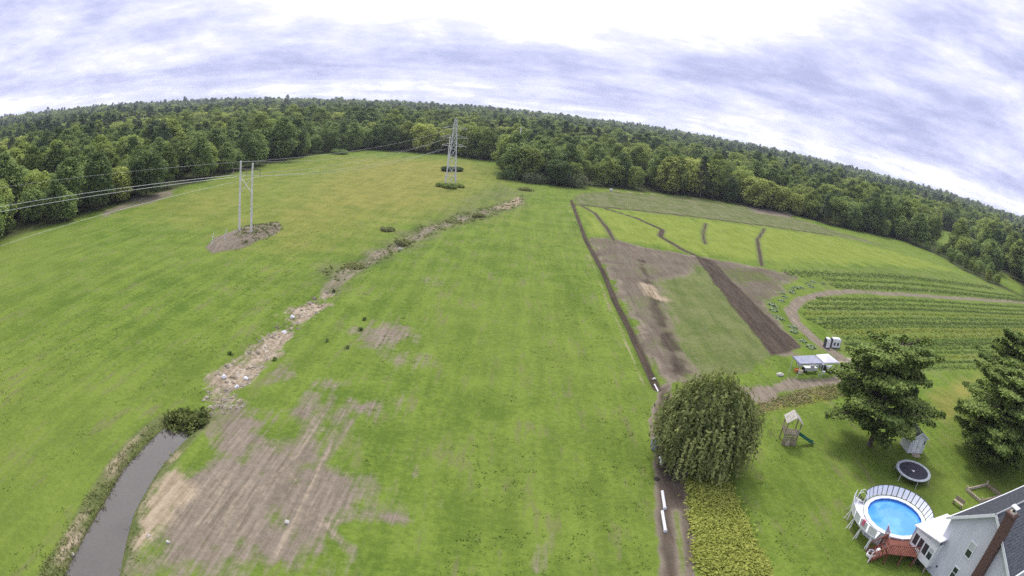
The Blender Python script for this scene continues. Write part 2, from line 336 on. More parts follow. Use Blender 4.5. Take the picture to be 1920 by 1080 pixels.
# ------------------------------------------------------------------ ground material
def ground_material():
    m = bpy.data.materials.new('ground'); m.use_nodes = True
    t = NT(m.node_tree); t.n.clear()
    pos = t.new('ShaderNodeNewGeometry').outputs['Position']
    A = t.new('ShaderNodeAttribute', attribute_name='soil'); B = t.new('ShaderNodeAttribute', attribute_name='plant')
    sa = t.new('ShaderNodeSeparateColor'); t.l.new(A.outputs['Color'], sa.inputs[0])
    sb = t.new('ShaderNodeSeparateColor'); t.l.new(B.outputs['Color'], sb.inputs[0])
    big = t.noise(pos, 0.021, 4, 0.5); mid = t.noise(pos, 0.16, 6, 0.6); fine = t.noise(pos, 1.7, 6, 0.65); tiny = t.noise(pos, 7.0, 3, 0.6)
    streak = t.noise(t.mapping(pos, (0.55, 0.045, 1), (0, 0, R(-4))), 1.0, 6, 0.62, 0.3)
    streak2 = t.noise(t.mapping(pos, (0.85, 0.13, 1), (0, 0, R(-9))), 1.0, 8, 0.66, 0.9)
    ruts = t.noise(t.mapping(pos, (1.9, 0.10, 1), (0, 0, R(-7))), 1.0, 6, 0.6, 0.7)
    def fac(a, nz, k, sharp):
        v = t.m('ADD', a, t.m('MULTIPLY', t.m('SUBTRACT', nz, 0.5), k))
        return t.m('ADD', t.m('MULTIPLY', t.m('SUBTRACT', v, 0.5), sharp), 0.5, clamp=True)
    mott = t.m('ADD', t.m('MULTIPLY', mid, 0.35), t.m('ADD', t.m('MULTIPLY', fine, 0.35), t.m('MULTIPLY', streak, 0.30)))
    grass = t.mix(t.step(mott, 0.40, 0.60), (0.082, 0.134, 0.020), (0.162, 0.228, 0.037))
    grass = t.mix(t.m('MULTIPLY', t.step(t.noise(t.mapping(pos, (0.12, 0.05, 1), (0, 0, R(12))), 1.0, 6, 0.62, 0.6), 0.52, 0.74), 0.38), grass, (0.076, 0.120, 0.022))
    grass = t.mix(t.m('MULTIPLY', t.step(big, 0.35, 0.7), 0.45), grass, (0.176, 0.220, 0.045))
    grass = t.mix(t.m('MULTIPLY', t.step(t.m('MULTIPLY', streak2, t.m('ADD', mid, 0.5)), 0.53, 0.70), 0.55), grass, (0.165, 0.150, 0.080))
    yel = t.mix(t.step(mott, 0.36, 0.62), (0.150, 0.165, 0.036), (0.245, 0.235, 0.060))
    grass = t.mix(fac(sb.outputs[0], mid, 0.5, 1.6), grass, yel)
    lime = t.mix(t.step(mott, 0.36, 0.62), (0.140, 0.190, 0.030), (0.215, 0.262, 0.050))
    grass = t.mix(fac(sb.outputs[1], t.m('ADD', t.m('MULTIPLY', mid, 0.5), t.m('MULTIPLY', streak, 0.5)), 0.9, 2.2), grass, lime)
    dull = t.mix(t.step(mott, 0.38, 0.62), (0.088, 0.115, 0.036), (0.165, 0.180, 0.070))
    grass = t.mix(fac(sb.outputs[2], t.m('ADD', t.m('MULTIPLY', mid, 0.5), t.m('MULTIPLY', streak2, 0.5)), 1.1, 2.2), grass, dull)
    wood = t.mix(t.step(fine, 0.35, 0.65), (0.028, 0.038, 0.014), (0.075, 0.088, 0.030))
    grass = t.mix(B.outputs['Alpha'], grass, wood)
    ruts2 = t.noise(t.mapping(pos, (1.5, 0.12, 1), (0, 0, R(24)), (7, 3, 0)), 1.0, 6, 0.6, 0.8)
    soiln = t.m('ADD', t.m('ADD', t.m('MULTIPLY', ruts, 0.36), t.m('MULTIPLY', ruts2, 0.24)), t.m('ADD', t.m('MULTIPLY', streak2, 0.14), t.m('MULTIPLY', fine, 0.26)))
    soil = t.mix(t.step(soiln, 0.36, 0.64), (0.135, 0.112, 0.083), (0.270, 0.226, 0.175))
    soil = t.mix(t.m('MULTIPLY', t.step(tiny, 0.55, 0.75), 0.4), soil, (0.27, 0.22, 0.165))
    dark = t.mix(t.step(soiln, 0.36, 0.64), (0.042, 0.032, 0.024), (0.105, 0.082, 0.062))
    sand = t.mix(t.step(soiln, 0.36, 0.64), (0.22, 0.17, 0.11), (0.43, 0.35, 0.25))
    rock = t.mix(t.step(fine, 0.35, 0.66), (0.20, 0.17, 0.12), (0.50, 0.46, 0.40))
    pn = t.m('ADD', t.m('MULTIPLY', ruts, 0.34), t.m('ADD', t.m('MULTIPLY', streak2, 0.20), t.m('ADD', t.m('MULTIPLY', mid, 0.30), t.m('MULTIPLY', fine, 0.16))))
    c = t.mix(fac(sa.outputs[0], pn, 1.9, 3.2), grass, soil)
    c = t.mix(fac(sa.outputs[1], pn, 1.3, 3.2), c, dark)
    c = t.mix(fac(sa.outputs[2], pn, 1.6, 3.0), c, sand)
    c = t.mix(fac(A.outputs['Alpha'], fine, 1.5, 3.0), c, rock)
    bs = t.new('ShaderNodeBsdfPrincipled'); t.put(bs.inputs['Base Color'], c)
    bs.inputs['Roughness'].default_value = 0.92; bs.inputs['Specular IOR Level'].default_value = 0.04
    bp = t.new('ShaderNodeBump'); bp.inputs['Strength'].default_value = 0.55; bp.inputs['Distance'].default_value = 0.25
    t.put(bp.inputs['Height'], t.m('ADD', fine, t.m('MULTIPLY', tiny, 0.6)))
    t.l.new(bp.outputs[0], bs.inputs['Normal'])
    o = t.new('ShaderNodeOutputMaterial'); t.l.new(bs.outputs[0], o.inputs[0])
    return m
GROUND = ground_material()

def build_ground():
    az = np.concatenate([np.arange(-180, -66, 6.0), np.arange(-66, 66, 0.21), np.arange(66, 180, 6.0)]) * math.pi / 180
    rs = [7.0]
    while rs[-1] < 9500:
        rs.append(rs[-1] * (1.0095 if rs[-1] < 130 else 1.013 if rs[-1] < 340 else 1.035))
    rs = np.array(rs)
    n, k = len(az), len(rs)
    X = rs[:, None] * np.sin(az)[None]; Y = rs[:, None] * np.cos(az)[None]
    x, y = X.ravel(), Y.ravel(); r = np.hypot(x, y)
    z = ground_z(x, y)
    soil = np.zeros((len(x), 4), np.float32); plant = np.zeros((len(x), 4), np.float32)
    near = np.where(r < 430)[0]; xn, yn = x[near], y[near]
    jit = 0.9 * vnoise(xn, yn, 3.1, 41) + 0.5 * vnoise(xn, yn, 1.2, 42)
    sds = {}
    def cover(arr, ch, poly, width, amount, j=1.0):
        key = id(poly)
        if key not in sds: sds[key] = poly_sd(xn, yn, poly)
        a = np.clip(0.5 + (sds[key] + jit * j) / width, 0, 1) * amount
        arr[near, ch] = np.maximum(arr[near, ch], a)
    def erase(arr, ch, poly, width, left=0.0, j=1.0):
        key = id(poly)
        if key not in sds: sds[key] = poly_sd(xn, yn, poly)
        a = np.clip(0.5 + (sds[key] + jit * j) / width, 0, 1)
        arr[near, ch] *= 1 - a * (1 - left)
    def lines(arr, ch, pts, wd, amount):
        d = line_d(xn, yn, pts); a = np.exp(-(d / wd) ** 2) * amount
        arr[near, ch] = np.maximum(arr[near, ch], a)
    cover(soil, 0, BARE, 12.0, 0.94, 4.0); cover(soil, 2, BARE, 12.0, 0.34, 4.0); cover(soil, 2, SAND, 2.0, 0.85); cover(soil, 0, BARE2, 5.0, 0.62, 2.0); cover(soil, 0, SCUFF, 16, 0.46, 3.0); cover(soil, 0, BARE3, 2.5, 0.62); cover(soil, 0, BARE4, 5, 0.42); cover(soil, 0, BARE5, 2, 0.45)
    for p in TYRES: lines(soil, 2, p, 0.35, 0.42); lines(soil, 0, p, 0.9, 0.6)
    lines(soil, 1, EDGEDITCH, 0.62, 1.05); lines(soil, 2, [(x - 1.6, y) for x, y in EDGEDITCH], 0.5, 0.42)
    cover(soil, 0, WOODMARGIN, 6, 0.62)
    cover(plant, 0, YELLOW, 60, 0.95, 6); cover(plant, 0, OLIVE, 40, 0.55, 6); cover(plant, 2, DARKMEADOW, 25, 0.9, 4)
    cover(plant, 2, SWALE, 10, 1.25, 2); cover(soil, 0, SWALE, 8, 0.36, 2); cover(soil, 2, SANDSPOT, 3, 0.8)
    for q in ((712, 472), (757, 450), (850, 412), (897, 400)): pass
    lines(soil, 2, SWALE_LINE, 1.0, 0.40)
    cover(soil, 0, DITCH, 3.2, 0.80, 1.4); cover(soil, 3, DITCH, 3.4, 0.36, 1.4); cover(soil, 2, DITCH, 3.6, 0.70, 1.4); lines(soil, 0, SWALE_LINE, 2.4, 0.62)
    cover(plant, 2, CROPS, 2, 0.40); cover(plant, 1, LIME, 11, 0.84, 3.0); cover(plant, 2, FARSTRIP, 3, 0.85); cover(soil, 0, FARSTRIP, 3, 0.36)
    cover(soil, 0, PLOUGH, 1.6, 0.80); soil[near, 0] = np.where(sds[id(PLOUGH)] > 0, soil[near, 0] * (0.80 + 0.20 * vnoise(xn, yn * 0.6, 7, 81) + 0.10 * vnoise(xn, yn, 2.5, 82)), soil[near, 0]); lines(soil, 2, [(24.20, 104.76), (24.22, 98.23), (25.44, 97.11)], 2.2, 0.7); erase(soil, 0, PLOUGH_GREEN, 6, 0.16); erase(soil, 0, PLOUGH_WEEDY, 5, 0.45)
    cover(plant, 2, PLOUGH, 1.6, 0.70); cover(soil, 1, PLOUGH, 3, 0.47, 2.0); erase(soil, 1, PLOUGH_GREEN, 6, 0.2)
    cover(soil, 1, DARKSTRIP, 1.6, 0.95, 0.4); cover(soil, 1, DARKSTRIP2, 2.5, 0.66); 
    cover(soil, 0, TRACKLOW, 0.8, 1.0, 0.4); cover(soil, 1, TRACKLOW, 1.2, 0.58, 0.3)
    for p, tw_, ta_ in zip(TRAILS, (0.6, 0.85, 0.5, 0.6, 1.7), (0.86, 0.95, 0.8, 0.86, 0.85)): lines(soil, 1, p, tw_, ta_); lines(plant, 2, p, 1.1 + tw_ * 0.5, 0.8)
    lines(soil, 0, CURVEPATH, 1.5, 1.0); lines(soil, 0, CROPPATH, 2.4, 0.75); lines(soil, 2, CURVEPATH, 0.8, 0.4)
    cover(soil, 0, LANE, 2.2, 0.85); cover(plant, 2, LANE, 4, 0.8); cover(plant, 0, VERGE, 2, 0.9); cover(soil, 0, VERGE, 2, 0.40)
    cover(plant, 0, DRYLAWN, 5, 0.8); cover(plant, 0, WEEDS, 1, 1.0)
    cover(soil, 0, MOUND, 1.0, 0.72, 0.4); cover(plant, 2, MOUND, 1.2, 0.9)
    cover(soil, 0, REDMARGIN, 4, 0.9)
    lines(soil, 2, [(37.77, 250.57), (77.83, 267.34), (104.95, 266.82)], 1.2, 0.75)
    # banks and bed of the stream
    sd = poly_sd(xn, yn, STREAM); bank = np.exp(-((sd + 0.9) / 0.9) ** 2)
    soil[near, 2] = np.maximum(soil[near, 2], bank * np.clip(0.36 + 0.34 * vnoise(xn, yn, 2.2, 91), 0, 1)); plant[near, 2] = np.maximum(plant[near, 2], bank * 0.9)
    soil[near, 1] = np.maximum(soil[near, 1], np.clip(sd + 0.7, 0, 1))
    # near track: grassy middle between the two ruts
    mid = [(14.71, 37.24), (14.20, 33.11), (13.70, 29.50)]
    d = line_d(xn, yn, mid); a = 1 - 0.6 * np.exp(-(d / 0.45) ** 2)
    soil[near, 0] *= a; soil[near, 1] *= a
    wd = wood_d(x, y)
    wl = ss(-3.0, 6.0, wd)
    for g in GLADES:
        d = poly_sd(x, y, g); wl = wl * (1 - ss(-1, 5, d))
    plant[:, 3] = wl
    idx = np.arange(n * k).reshape(k, n)
    F = np.stack([idx[:-1, :], np.roll(idx[:-1, :], -1, 1), np.roll(idx[1:, :], -1, 1), idx[1:, :]], -1).reshape(-1, 4)[:, ::-1]
    V = np.stack([x, y, z], 1)
    # region of each face, so that each piece of the ground is an object of its own
    fc = V[F].mean(1); fx, fy = fc[:, 0], fc[:, 1]; fr = np.hypot(fx, fy)
    reg = np.zeros(len(F), int); fn = np.where(fr < 430)[0]; ax, ay = fx[fn], fy[fn]
    def setr(poly, i):
        reg[fn[poly_sd(ax, ay, poly) > 0]] = i
    setr(CROPS, 2); setr(LIME, 3); setr(FARSTRIP, 4); setr(PLOUGH, 5); setr(LAWN, 6); setr(LANE, 7); setr(TRACK, 8); setr(BARE, 9); setr(DITCH, 10); setr(MOUND, 11); setr(STREAM, 12)
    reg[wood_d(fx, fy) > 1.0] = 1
    names = ['meadow', 'woodland_floor', 'vegetable_plot', 'cover_crop_field', 'headland_strip', 'ploughed_plot', 'lawn', 'farm_lane', 'dirt_track', 'bare_earth', 'drainage_ditch', 'pole_mound', 'stream_bed']
    for i, nm in enumerate(names):
        fs = F[reg == i]
        if len(fs) == 0: continue
        u, inv = np.unique(fs, return_inverse=True)
        me = mesh_np(nm, V[u], inv.reshape(fs.shape), True)
        a = me.color_attributes.new('soil', 'FLOAT_COLOR', 'POINT'); a.data.foreach_set('color', soil[u].ravel())
        a = me.color_attributes.new('plant', 'FLOAT_COLOR', 'POINT'); a.data.foreach_set('color', plant[u].ravel())
        tag(obj(nm, me, GROUND), kind='structure')
    c = MB(); c.add([(rs[0] * math.sin(a), rs[0] * math.cos(a), float(ground_z(rs[0] * math.sin(a), rs[0] * math.cos(a))[0])) for a in az], [tuple(range(n - 1, -1, -1))])
    tag(c.build('meadow_underfoot', GROUND), kind='structure')
build_ground()

def gz(x, y): return float(ground_z(x, y)[0])

# ------------------------------------------------------------------ plain materials
def mat(name, col, rough=0.7, spec=0.3, metal=0.0, var=0.25, scale=3.0, bump=0.0, col2=None, emit=None):
    m = bpy.data.materials.new(name); m.use_nodes = True; t = NT(m.node_tree); t.n.clear()
    tcn = t.new('ShaderNodeTexCoord').outputs['Object']
    nz = t.noise(tcn, scale, 5, 0.6)
    c2 = col2 or tuple(min(1, c * (1 - var)) for c in col)
    c = t.mix(t.step(nz, 0.35, 0.68), col, c2)
    b = t.new('ShaderNodeBsdfPrincipled'); t.put(b.inputs['Base Color'], c)
    t.put(b.inputs['Roughness'], rough); b.inputs['Specular IOR Level'].default_value = spec; b.inputs['Metallic'].default_value = metal
    if bump:
        bp = t.new('ShaderNodeBump'); bp.inputs['Strength'].default_value = bump; bp.inputs['Distance'].default_value = 0.05
        t.put(bp.inputs['Height'], t.noise(tcn, scale * 6, 4)); t.l.new(bp.outputs[0], b.inputs['Normal'])
    o = t.new('ShaderNodeOutputMaterial'); t.l.new(b.outputs[0], o.inputs[0])
    return m

def leaf_mat(name, dark, light, trans=0.3, objvar=0.35, stand=0.0):
    m = bpy.data.materials.new(name); m.use_nodes = True; t = NT(m.node_tree); t.n.clear()
    at = t.new('ShaderNodeAttribute', attribute_name='tone').outputs['Fac']
    rd = t.new('ShaderNodeObjectInfo').outputs['Random']
    f = t.m('ADD', at, t.m('MULTIPLY', t.m('SUBTRACT', rd, 0.5), objvar), clamp=not stand)
    if stand: f = t.m('ADD', f, t.m('MULTIPLY', t.m('SUBTRACT', t.noise(t.new('ShaderNodeNewGeometry').outputs['Position'], 0.018, 2), 0.5), stand), clamp=True)
    c = t.mix(f, dark, light)
    d = t.new('ShaderNodeBsdfPrincipled'); t.put(d.inputs['Base Color'], c); d.inputs['Roughness'].default_value = 0.62; d.inputs['Specular IOR Level'].default_value = 0.10
    tr = t.new('ShaderNodeBsdfTranslucent'); t.put(tr.inputs[0], t.mix(0.5, c, (0.16, 0.22, 0.03)))
    mx = t.new('ShaderNodeMixShader'); mx.inputs[0].default_value = trans
    t.l.new(d.outputs[0], mx.inputs[1]); t.l.new(tr.outputs[0], mx.inputs[2])
    o = t.new('ShaderNodeOutputMaterial'); t.l.new(mx.outputs[0], o.inputs[0])
    return m

# ------------------------------------------------------------------ water of the stream
def water_mat():
    m = bpy.data.materials.new('stream_water'); m.use_nodes = True; t = NT(m.node_tree); t.n.clear()
    pos = t.new('ShaderNodeNewGeometry').outputs['Position']
    b = t.new('ShaderNodeBsdfPrincipled'); t.put(b.inputs['Base Color'], t.mix(t.noise(pos, 0.4, 4), (0.060, 0.053, 0.050), (0.105, 0.095, 0.086)))
    b.inputs['Roughness'].default_value = 0.09; b.inputs['Specular IOR Level'].default_value = 0.6
    bp = t.new('ShaderNodeBump'); bp.inputs['Strength'].default_value = 0.08; bp.inputs['Distance'].default_value = 0.05
    t.put(bp.inputs['Height'], t.noise(pos, 2.4, 3)); t.l.new(bp.outputs[0], b.inputs['Normal'])
    o = t.new('ShaderNodeOutputMaterial'); t.l.new(b.outputs[0], o.inputs[0]); return m
cx = np.mean([p[0] for p in STREAM]); 
b = MB(); b.add([(p[0] + (1.3 if i >= 9 or i == 0 else -1.3), p[1] + (0.6 if i in (8, 9) else 0), -0.52) for i, p in enumerate(STREAM)], [tuple(range(len(STREAM)))])
tag(b.build('stream', water_mat()), kind='structure')
# ------------------------------------------------------------------ foliage
def leaves(C, N, size, tone, aspect=1.6, r=rng, bend=True):
    """one leaf-shaped rhombus per row of C, facing N"""
    n = len(C)
    N = N / (np.linalg.norm(N, axis=1, keepdims=True) + 1e-9)
    a = np.cross(N, r.normal(size=(n, 3))); a /= np.linalg.norm(a, axis=1, keepdims=True) + 1e-9
    b = np.cross(N, a)
    s = np.asarray(size) * r.uniform(0.65, 1.35, n); s = s[:, None]
    droop = N * s * 0.18 if bend else 0
    V = np.stack([C - a * s * aspect * 0.5 - droop, C - b * s * 0.5, C + a * s * aspect * 0.5 - droop, C + b * s * 0.5], 1).reshape(-1, 3)
    F = np.arange(4 * n).reshape(n, 4)
    return V, F, np.repeat(np.clip(tone, 0, 1), 4)

def leaf_mesh(name, parts):
    Vs, Fs, Ts = [], [], []; b = 0
    for V, F, T in parts:
        Vs.append(V); Fs.append(F + b); Ts.append(T); b += len(V)
    me = mesh_np(name, np.vstack(Vs), np.vstack(Fs))
    a = me.attributes.new('tone', 'FLOAT', 'POINT'); a.data.foreach_set('value', np.concatenate(Ts).astype(np.float32))
    return me

def crown(r, height, radius, base, lobes=26, per=110, size=0.55, shape='round', tone0=0.5):
    """clumps of leaves spread over an uneven crown; returns leaf parts and the clump centres"""
    cz = (base + height) / 2; hz = (height - base) / 2
    parts, cs = [], []
    for i in range(lobes):
        u = (i + 0.5) / lobes
        ph = i * 2.39996 + r.uniform(-0.5, 0.5)
        t = -0.85 + 1.80 * u + r.uniform(-0.1, 0.1); t = max(-0.92, min(0.97, t))
        if shape == 'round': w = math.sqrt(max(0, 1 - t * t)) ** 0.8
        elif shape == 'tall': w = (1 - abs(t) ** 2.4) * (0.95 - 0.25 * t)
        elif shape == 'flat': w = (1 - max(0, t) ** 4) * (0.55 + 0.45 * (t + 1) / 2)
        else: w = max(0.06, (1 - t) / 2) ** 0.85 * 1.15
        rr = radius * w * r.uniform(0.55, 0.95)
        c = np.array([rr * math.cos(ph), rr * math.sin(ph), cz + hz * t * 0.88])
        cs.append(c)
        lr = radius * (r.uniform(0.30, 0.46) if shape != 'cone' else r.uniform(0.22, 0.34))
        d = r.normal(size=(per, 3)); d /= np.linalg.norm(d, axis=1, keepdims=True)
        d[:, 2] = np.abs(d[:, 2]) * np.where(r.uniform(size=per) < 0.78, 1, -1)
        rad = lr * r.uniform(0.72, 1.05, per)[:, None] * np.array([1, 1, 0.80 if shape != 'cone' else 0.45])
        P = c + d * rad
        nn = d * 0.7 + r.normal(size=(per, 3)) * 0.42 + np.array([0, 0, 0.75])
        tn = tone0 + r.uniform(-0.20, 0.20) + r.normal(size=per) * 0.13
        parts.append(leaves(P, nn, size, tn, 1.5, r))
    return parts, cs

def trunk_mb(height, r0, cs=(), nb=5, base_z=-0.4, top=None):
    m = MB(); top = top or height * 0.8
    m.tube([(0, 0, base_z), (0, 0, 0.3), (0.05 * height * 0.2, 0.03, height * 0.3), (0, 0.05, top)], [r0 * 1.35, r0, r0 * 0.8, r0 * 0.2], 7)
    for c in list(cs)[:nb]:
        h0 = max(1.0, c[2] * 0.62)
        m.tube([(0, 0, h0), tuple(np.array([c[0] * 0.5, c[1] * 0.5, (h0 + c[2]) / 2 + 0.2])), tuple(c)], [r0 * 0.42, r0 * 0.3, r0 * 0.1], 5)
    return m

BARK = mat('bark', (0.13, 0.105, 0.085), 0.9, 0.1, var=0.4, scale=4, bump=0.6)
PALEBARK = mat('pale_bark', (0.30, 0.27, 0.23), 0.9, 0.1, var=0.4, scale=4, bump=0.4)
LEAF = [leaf_mat('leaf_mid', (0.072, 0.116, 0.026), (0.440, 0.530, 0.125), 0.35, 0.75, 0.9),
        leaf_mat('leaf_pale', (0.135, 0.182, 0.038), (0.580, 0.640, 0.160), 0.35, 0.75, 0.9),
        leaf_mat('leaf_dark', (0.055, 0.096, 0.030), (0.310, 0.410, 0.115), 0.35, 0.75, 0.9),
        leaf_mat('leaf_pine', (0.040, 0.070, 0.038), (0.130, 0.175, 0.085), 0.2, 0.4, 0.6)]
KINDS = []     # (words, crown mesh, trunk mesh, height)
def proto(words, leafm, height, radius, base, shape, lobes, per, size, tone, seed):
    r = np.random.default_rng(seed)
    parts, cs = crown(r, height, radius, base, lobes, per, size, shape, tone)
    cm = leaf_mesh('crown', parts); cm.materials.append(LEAF[leafm])
    tm = trunk_mb(height, 0.22, cs[::5], 4).mesh('trunk'); tm.materials.append(BARK)
    KINDS.append((words, cm, tm, height))
proto('rounded mid-green broadleaf tree', 0, 14.0, 5.6, 0.8, 'round', 34, 120, 0.52, 0.50, 1)
proto('broad pale yellow-green broadleaf tree', 1, 13.0, 6.2, 0.9, 'flat', 36, 120, 0.52, 0.55, 2)
proto('tall oval mid-green broadleaf tree', 0, 16.5, 5.0, 1.0, 'tall', 36, 115, 0.50, 0.46, 3)
proto('tall dark-green broadleaf tree', 2, 16.0, 5.4, 1.0, 'tall', 36, 115, 0.52, 0.50, 4)
proto('bushy dark-green broadleaf tree', 2, 12.0, 5.2, 0.5, 'round', 34, 115, 0.50, 0.55, 5)
proto('slim pale-green broadleaf tree', 1, 14.5, 4.2, 0.8, 'tall', 32, 110, 0.47, 0.42, 6)
proto('dark pointed pine tree', 3, 18.5, 3.4, 3.0, 'cone', 40, 75, 0.46, 0.45, 7)
proto('ragged dark pine tree', 3, 19.5, 3.8, 5.0, 'tall', 26, 85, 0.46, 0.42, 8)

# joined copies for the mass of the wood
PROTO_COL = bpy.data.collections.new('tree_models')
for words, cm, tm, hh in KINDS:
    nv, nt = len(cm.vertices), len(tm.vertices)
    me = cm.copy()
    o = bpy.data.objects.new('tree_model', me); PROTO_COL.objects.link(o)

# ------------------------------------------------------------------ the wood: its front trees one by one, the mass behind as one object
def scatter_wood():
    r = np.random.default_rng(77)
    pts = []
    def band(r0, r1, sp, sc):
        nr = int((r1 - r0) / sp)
        for i in range(nr):
            rad = r0 + (i + 0.5) * sp
            na = int(rad * R(128) / sp)
            a = R(-64) + (np.arange(na) + r.uniform(0, 1, na) * 0.9) * sp / rad
            q = rad + r.uniform(-0.45, 0.45, na) * sp
            x, y = q * np.sin(a), q * np.cos(a)
            ok = (wood_d(x, y) > 1.5)
            for g in GLADES: ok &= poly_sd(x, y, g) < 1.5
            ok &= (vnoise(x, y, 15, 52) + r.normal(size=len(x)) * 0.3 > -0.66)
            pts.append(np.stack([x[ok], y[ok], np.full(ok.sum(), sc) * r.uniform(0.70, 1.22, ok.sum()) * (1 + 0.20 * vnoise(x[ok], y[ok], 38, 51))], 1))
    band(115, 420, 7.4, 1.0); band(420, 900, 9.5, 1.15); band(900, 1600, 13, 1.25); band(1600, 3200, 24, 1.7)
    P = np.vstack(pts)
    x, y = P[:, 0], P[:, 1]
    patch = vnoise(x, y, 55, 31) + 0.6 * vnoise(x, y, 17, 32) + r.normal(size=len(x)) * 0.42
    kind = np.zeros(len(x), int)
    kind[patch > -0.1] = 1; u = r.uniform(size=len(x))
    kind = np.where(patch > 0.45, np.where(u < 0.55, 1, 5), np.where(patch > -0.15, np.where(u < 0.5, 0, 2), np.where(u < 0.5, 3, 4)))
    pine = vnoise(x, y, 80, 33) + r.normal(size=len(x)) * 0.35 > 0.72
    kind = np.where(pine, np.where(u < 0.6, 6, 7), kind)
    sc = P[:, 2].copy(); azd = np.degrees(np.arctan2(x, y)); low = (azd > 39.5) & (azd < 53) & (wood_d(x, y) < 45)
    sc = np.where(low, sc * 0.38, sc)
    return x, y, sc, kind, r.uniform(0, 6.28, len(x))
tx, ty, tsc, tk, trot = scatter_wood()
tz = ground_z(tx, ty)
wd_all = wood_d(tx, ty); tr_all = np.hypot(tx, ty); ta_all = np.degrees(np.arctan2(tx, ty))
front = np.where((wd_all < 11) & (np.abs(ta_all) < 56) & (tr_all < 520))[0]
if len(front) > 240: front = front[np.argsort(wd_all[front])[:240]]
PLACES = [(-60, -47, "at the left end of the wood"), (-47, -40, "behind the low power lines"), (-40, -33, "beyond the brown wood margin"),
          (-33, -27, "just left of the two-pole frame"), (-27, -20, "just right of the two-pole frame"), (-20, -14, 'in the far corner of the meadow'),
          (-14, -8, "at meadow end left of the tower"), (-8, -4.4, 'behind the steel tower'), (-4.4, -1.9, "at meadow end right of the tower"),
          (-1.9, 3, 'in the projecting copse right of the tower'), (3, 8, "behind the round grey bush"), (8, 14, "above the headland strip tip"),
          (14, 20, "above the wavy dark trails"), (20, 26.5, "beside the reddish bare margin"), (26.5, 33, "right of the reddish bare margin"),
          (33, 39, "above the lime-green field's corner"), (39, 45, "beside the bright glade"), (45, 60, "at the right end of the wood")]
ORD = ['leftmost', 'second', 'third', 'fourth', 'fifth', 'sixth', 'seventh', 'eighth', 'ninth', 'tenth', 'eleventh', 'twelfth']
buckets = {}
for i in front[np.argsort(ta_all[front])]:
    a = ta_all[i]; place = next((p for lo, hi, p in PLACES if lo <= a < hi), PLACES[-1][2])
    buckets.setdefault((tk[i], place), []).append(i)
for (k, place), members in buckets.items():
    words, cm, tm, hh = KINDS[k]
    for j, i in enumerate(members):
        lab = words + ' ' + place if len(members) == 1 else ('%s %s, %s' % (words, place, ORD[min(j, 11)] + (' from left' if j else '')))
        o = thing('pine_tree' if k >= 6 else 'broadleaf_tree', lab, 'tree', (tx[i], ty[i], tz[i] - 0.1), trot[i], 'trees along the edge of the wood')
        o.scale = (tsc[i], tsc[i], tsc[i] * rng.uniform(0.9, 1.1))
        obj('crown', cm, None, o); obj('trunk', tm, None, o)

rest = np.setdiff1d(np.arange(len(tx)), front)
me = bpy.data.meshes.new('woodland'); me.vertices.add(len(rest))
me.vertices.foreach_set('co', np.stack([tx[rest], ty[rest], tz[rest] - 0.2], 1).astype(np.float32).ravel())
for nm, typ, val in (('kind', 'INT', tk[rest].astype(np.int32)), ('turn', 'FLOAT', trot[rest].astype(np.float32)), ('size', 'FLOAT', tsc[rest].astype(np.float32))):
    a = me.attributes.new(nm, typ, 'POINT'); a.data.foreach_set('value', val)
wood = obj('woodland', me); tag(wood, 'dense green wood stretching from behind its front trees to the horizon', 'wood', kind='stuff')
ng = bpy.data.node_groups.new('scatter_trees', 'GeometryNodeTree')
ng.interface.new_socket('Geometry', in_out='INPUT', socket_type='NodeSocketGeometry'); ng.interface.new_socket('Geometry', in_out='OUTPUT', socket_type='NodeSocketGeometry')
N = ng.nodes; L = ng.links
gi = N.new('NodeGroupInput'); go = N.new('NodeGroupOutput')
ci = N.new('GeometryNodeCollectionInfo'); ci.inputs['Collection'].default_value = PROTO_COL; ci.inputs['Separate Children'].default_value = True; ci.inputs['Reset Children'].default_value = True
ip = N.new('GeometryNodeInstanceOnPoints'); ip.inputs['Pick Instance'].default_value = True
def named(nm, typ):
    q = N.new('GeometryNodeInputNamedAttribute'); q.data_type = typ; q.inputs['Name'].default_value = nm; return q.outputs[0]
cxyz = N.new('ShaderNodeCombineXYZ'); L.new(named('turn', 'FLOAT'), cxyz.inputs[2])
L.new(gi.outputs[0], ip.inputs['Points']); L.new(ci.outputs[0], ip.inputs['Instance']); L.new(named('kind', 'INT'), ip.inputs['Instance Index'])
L.new(cxyz.outputs[0], ip.inputs['Rotation']); L.new(named('size', 'FLOAT'), ip.inputs['Scale']); L.new(ip.outputs[0], go.inputs[0])
wood.modifiers.new('scatter', 'NODES').node_group = ng

# ------------------------------------------------------------------ thin summer haze over the whole land
hz = MB().box(-9700, 9700, -9700, 9700, -8, 75).mesh('haze')
hm = bpy.data.materials.new('haze_air'); hm.use_nodes = True; t = NT(hm.node_tree); t.n.clear()
pv = t.new('ShaderNodeVolumePrincipled'); pv.inputs['Color'].default_value = (0.80, 0.86, 0.95, 1); pv.inputs['Density'].default_value = 0.00014
t.l.new(pv.outputs[0], t.new('ShaderNodeOutputMaterial').inputs['Volume'])
tag(obj('haze', hz, hm), 'thin pale summer haze over the fields and woods', 'haze', kind='stuff')

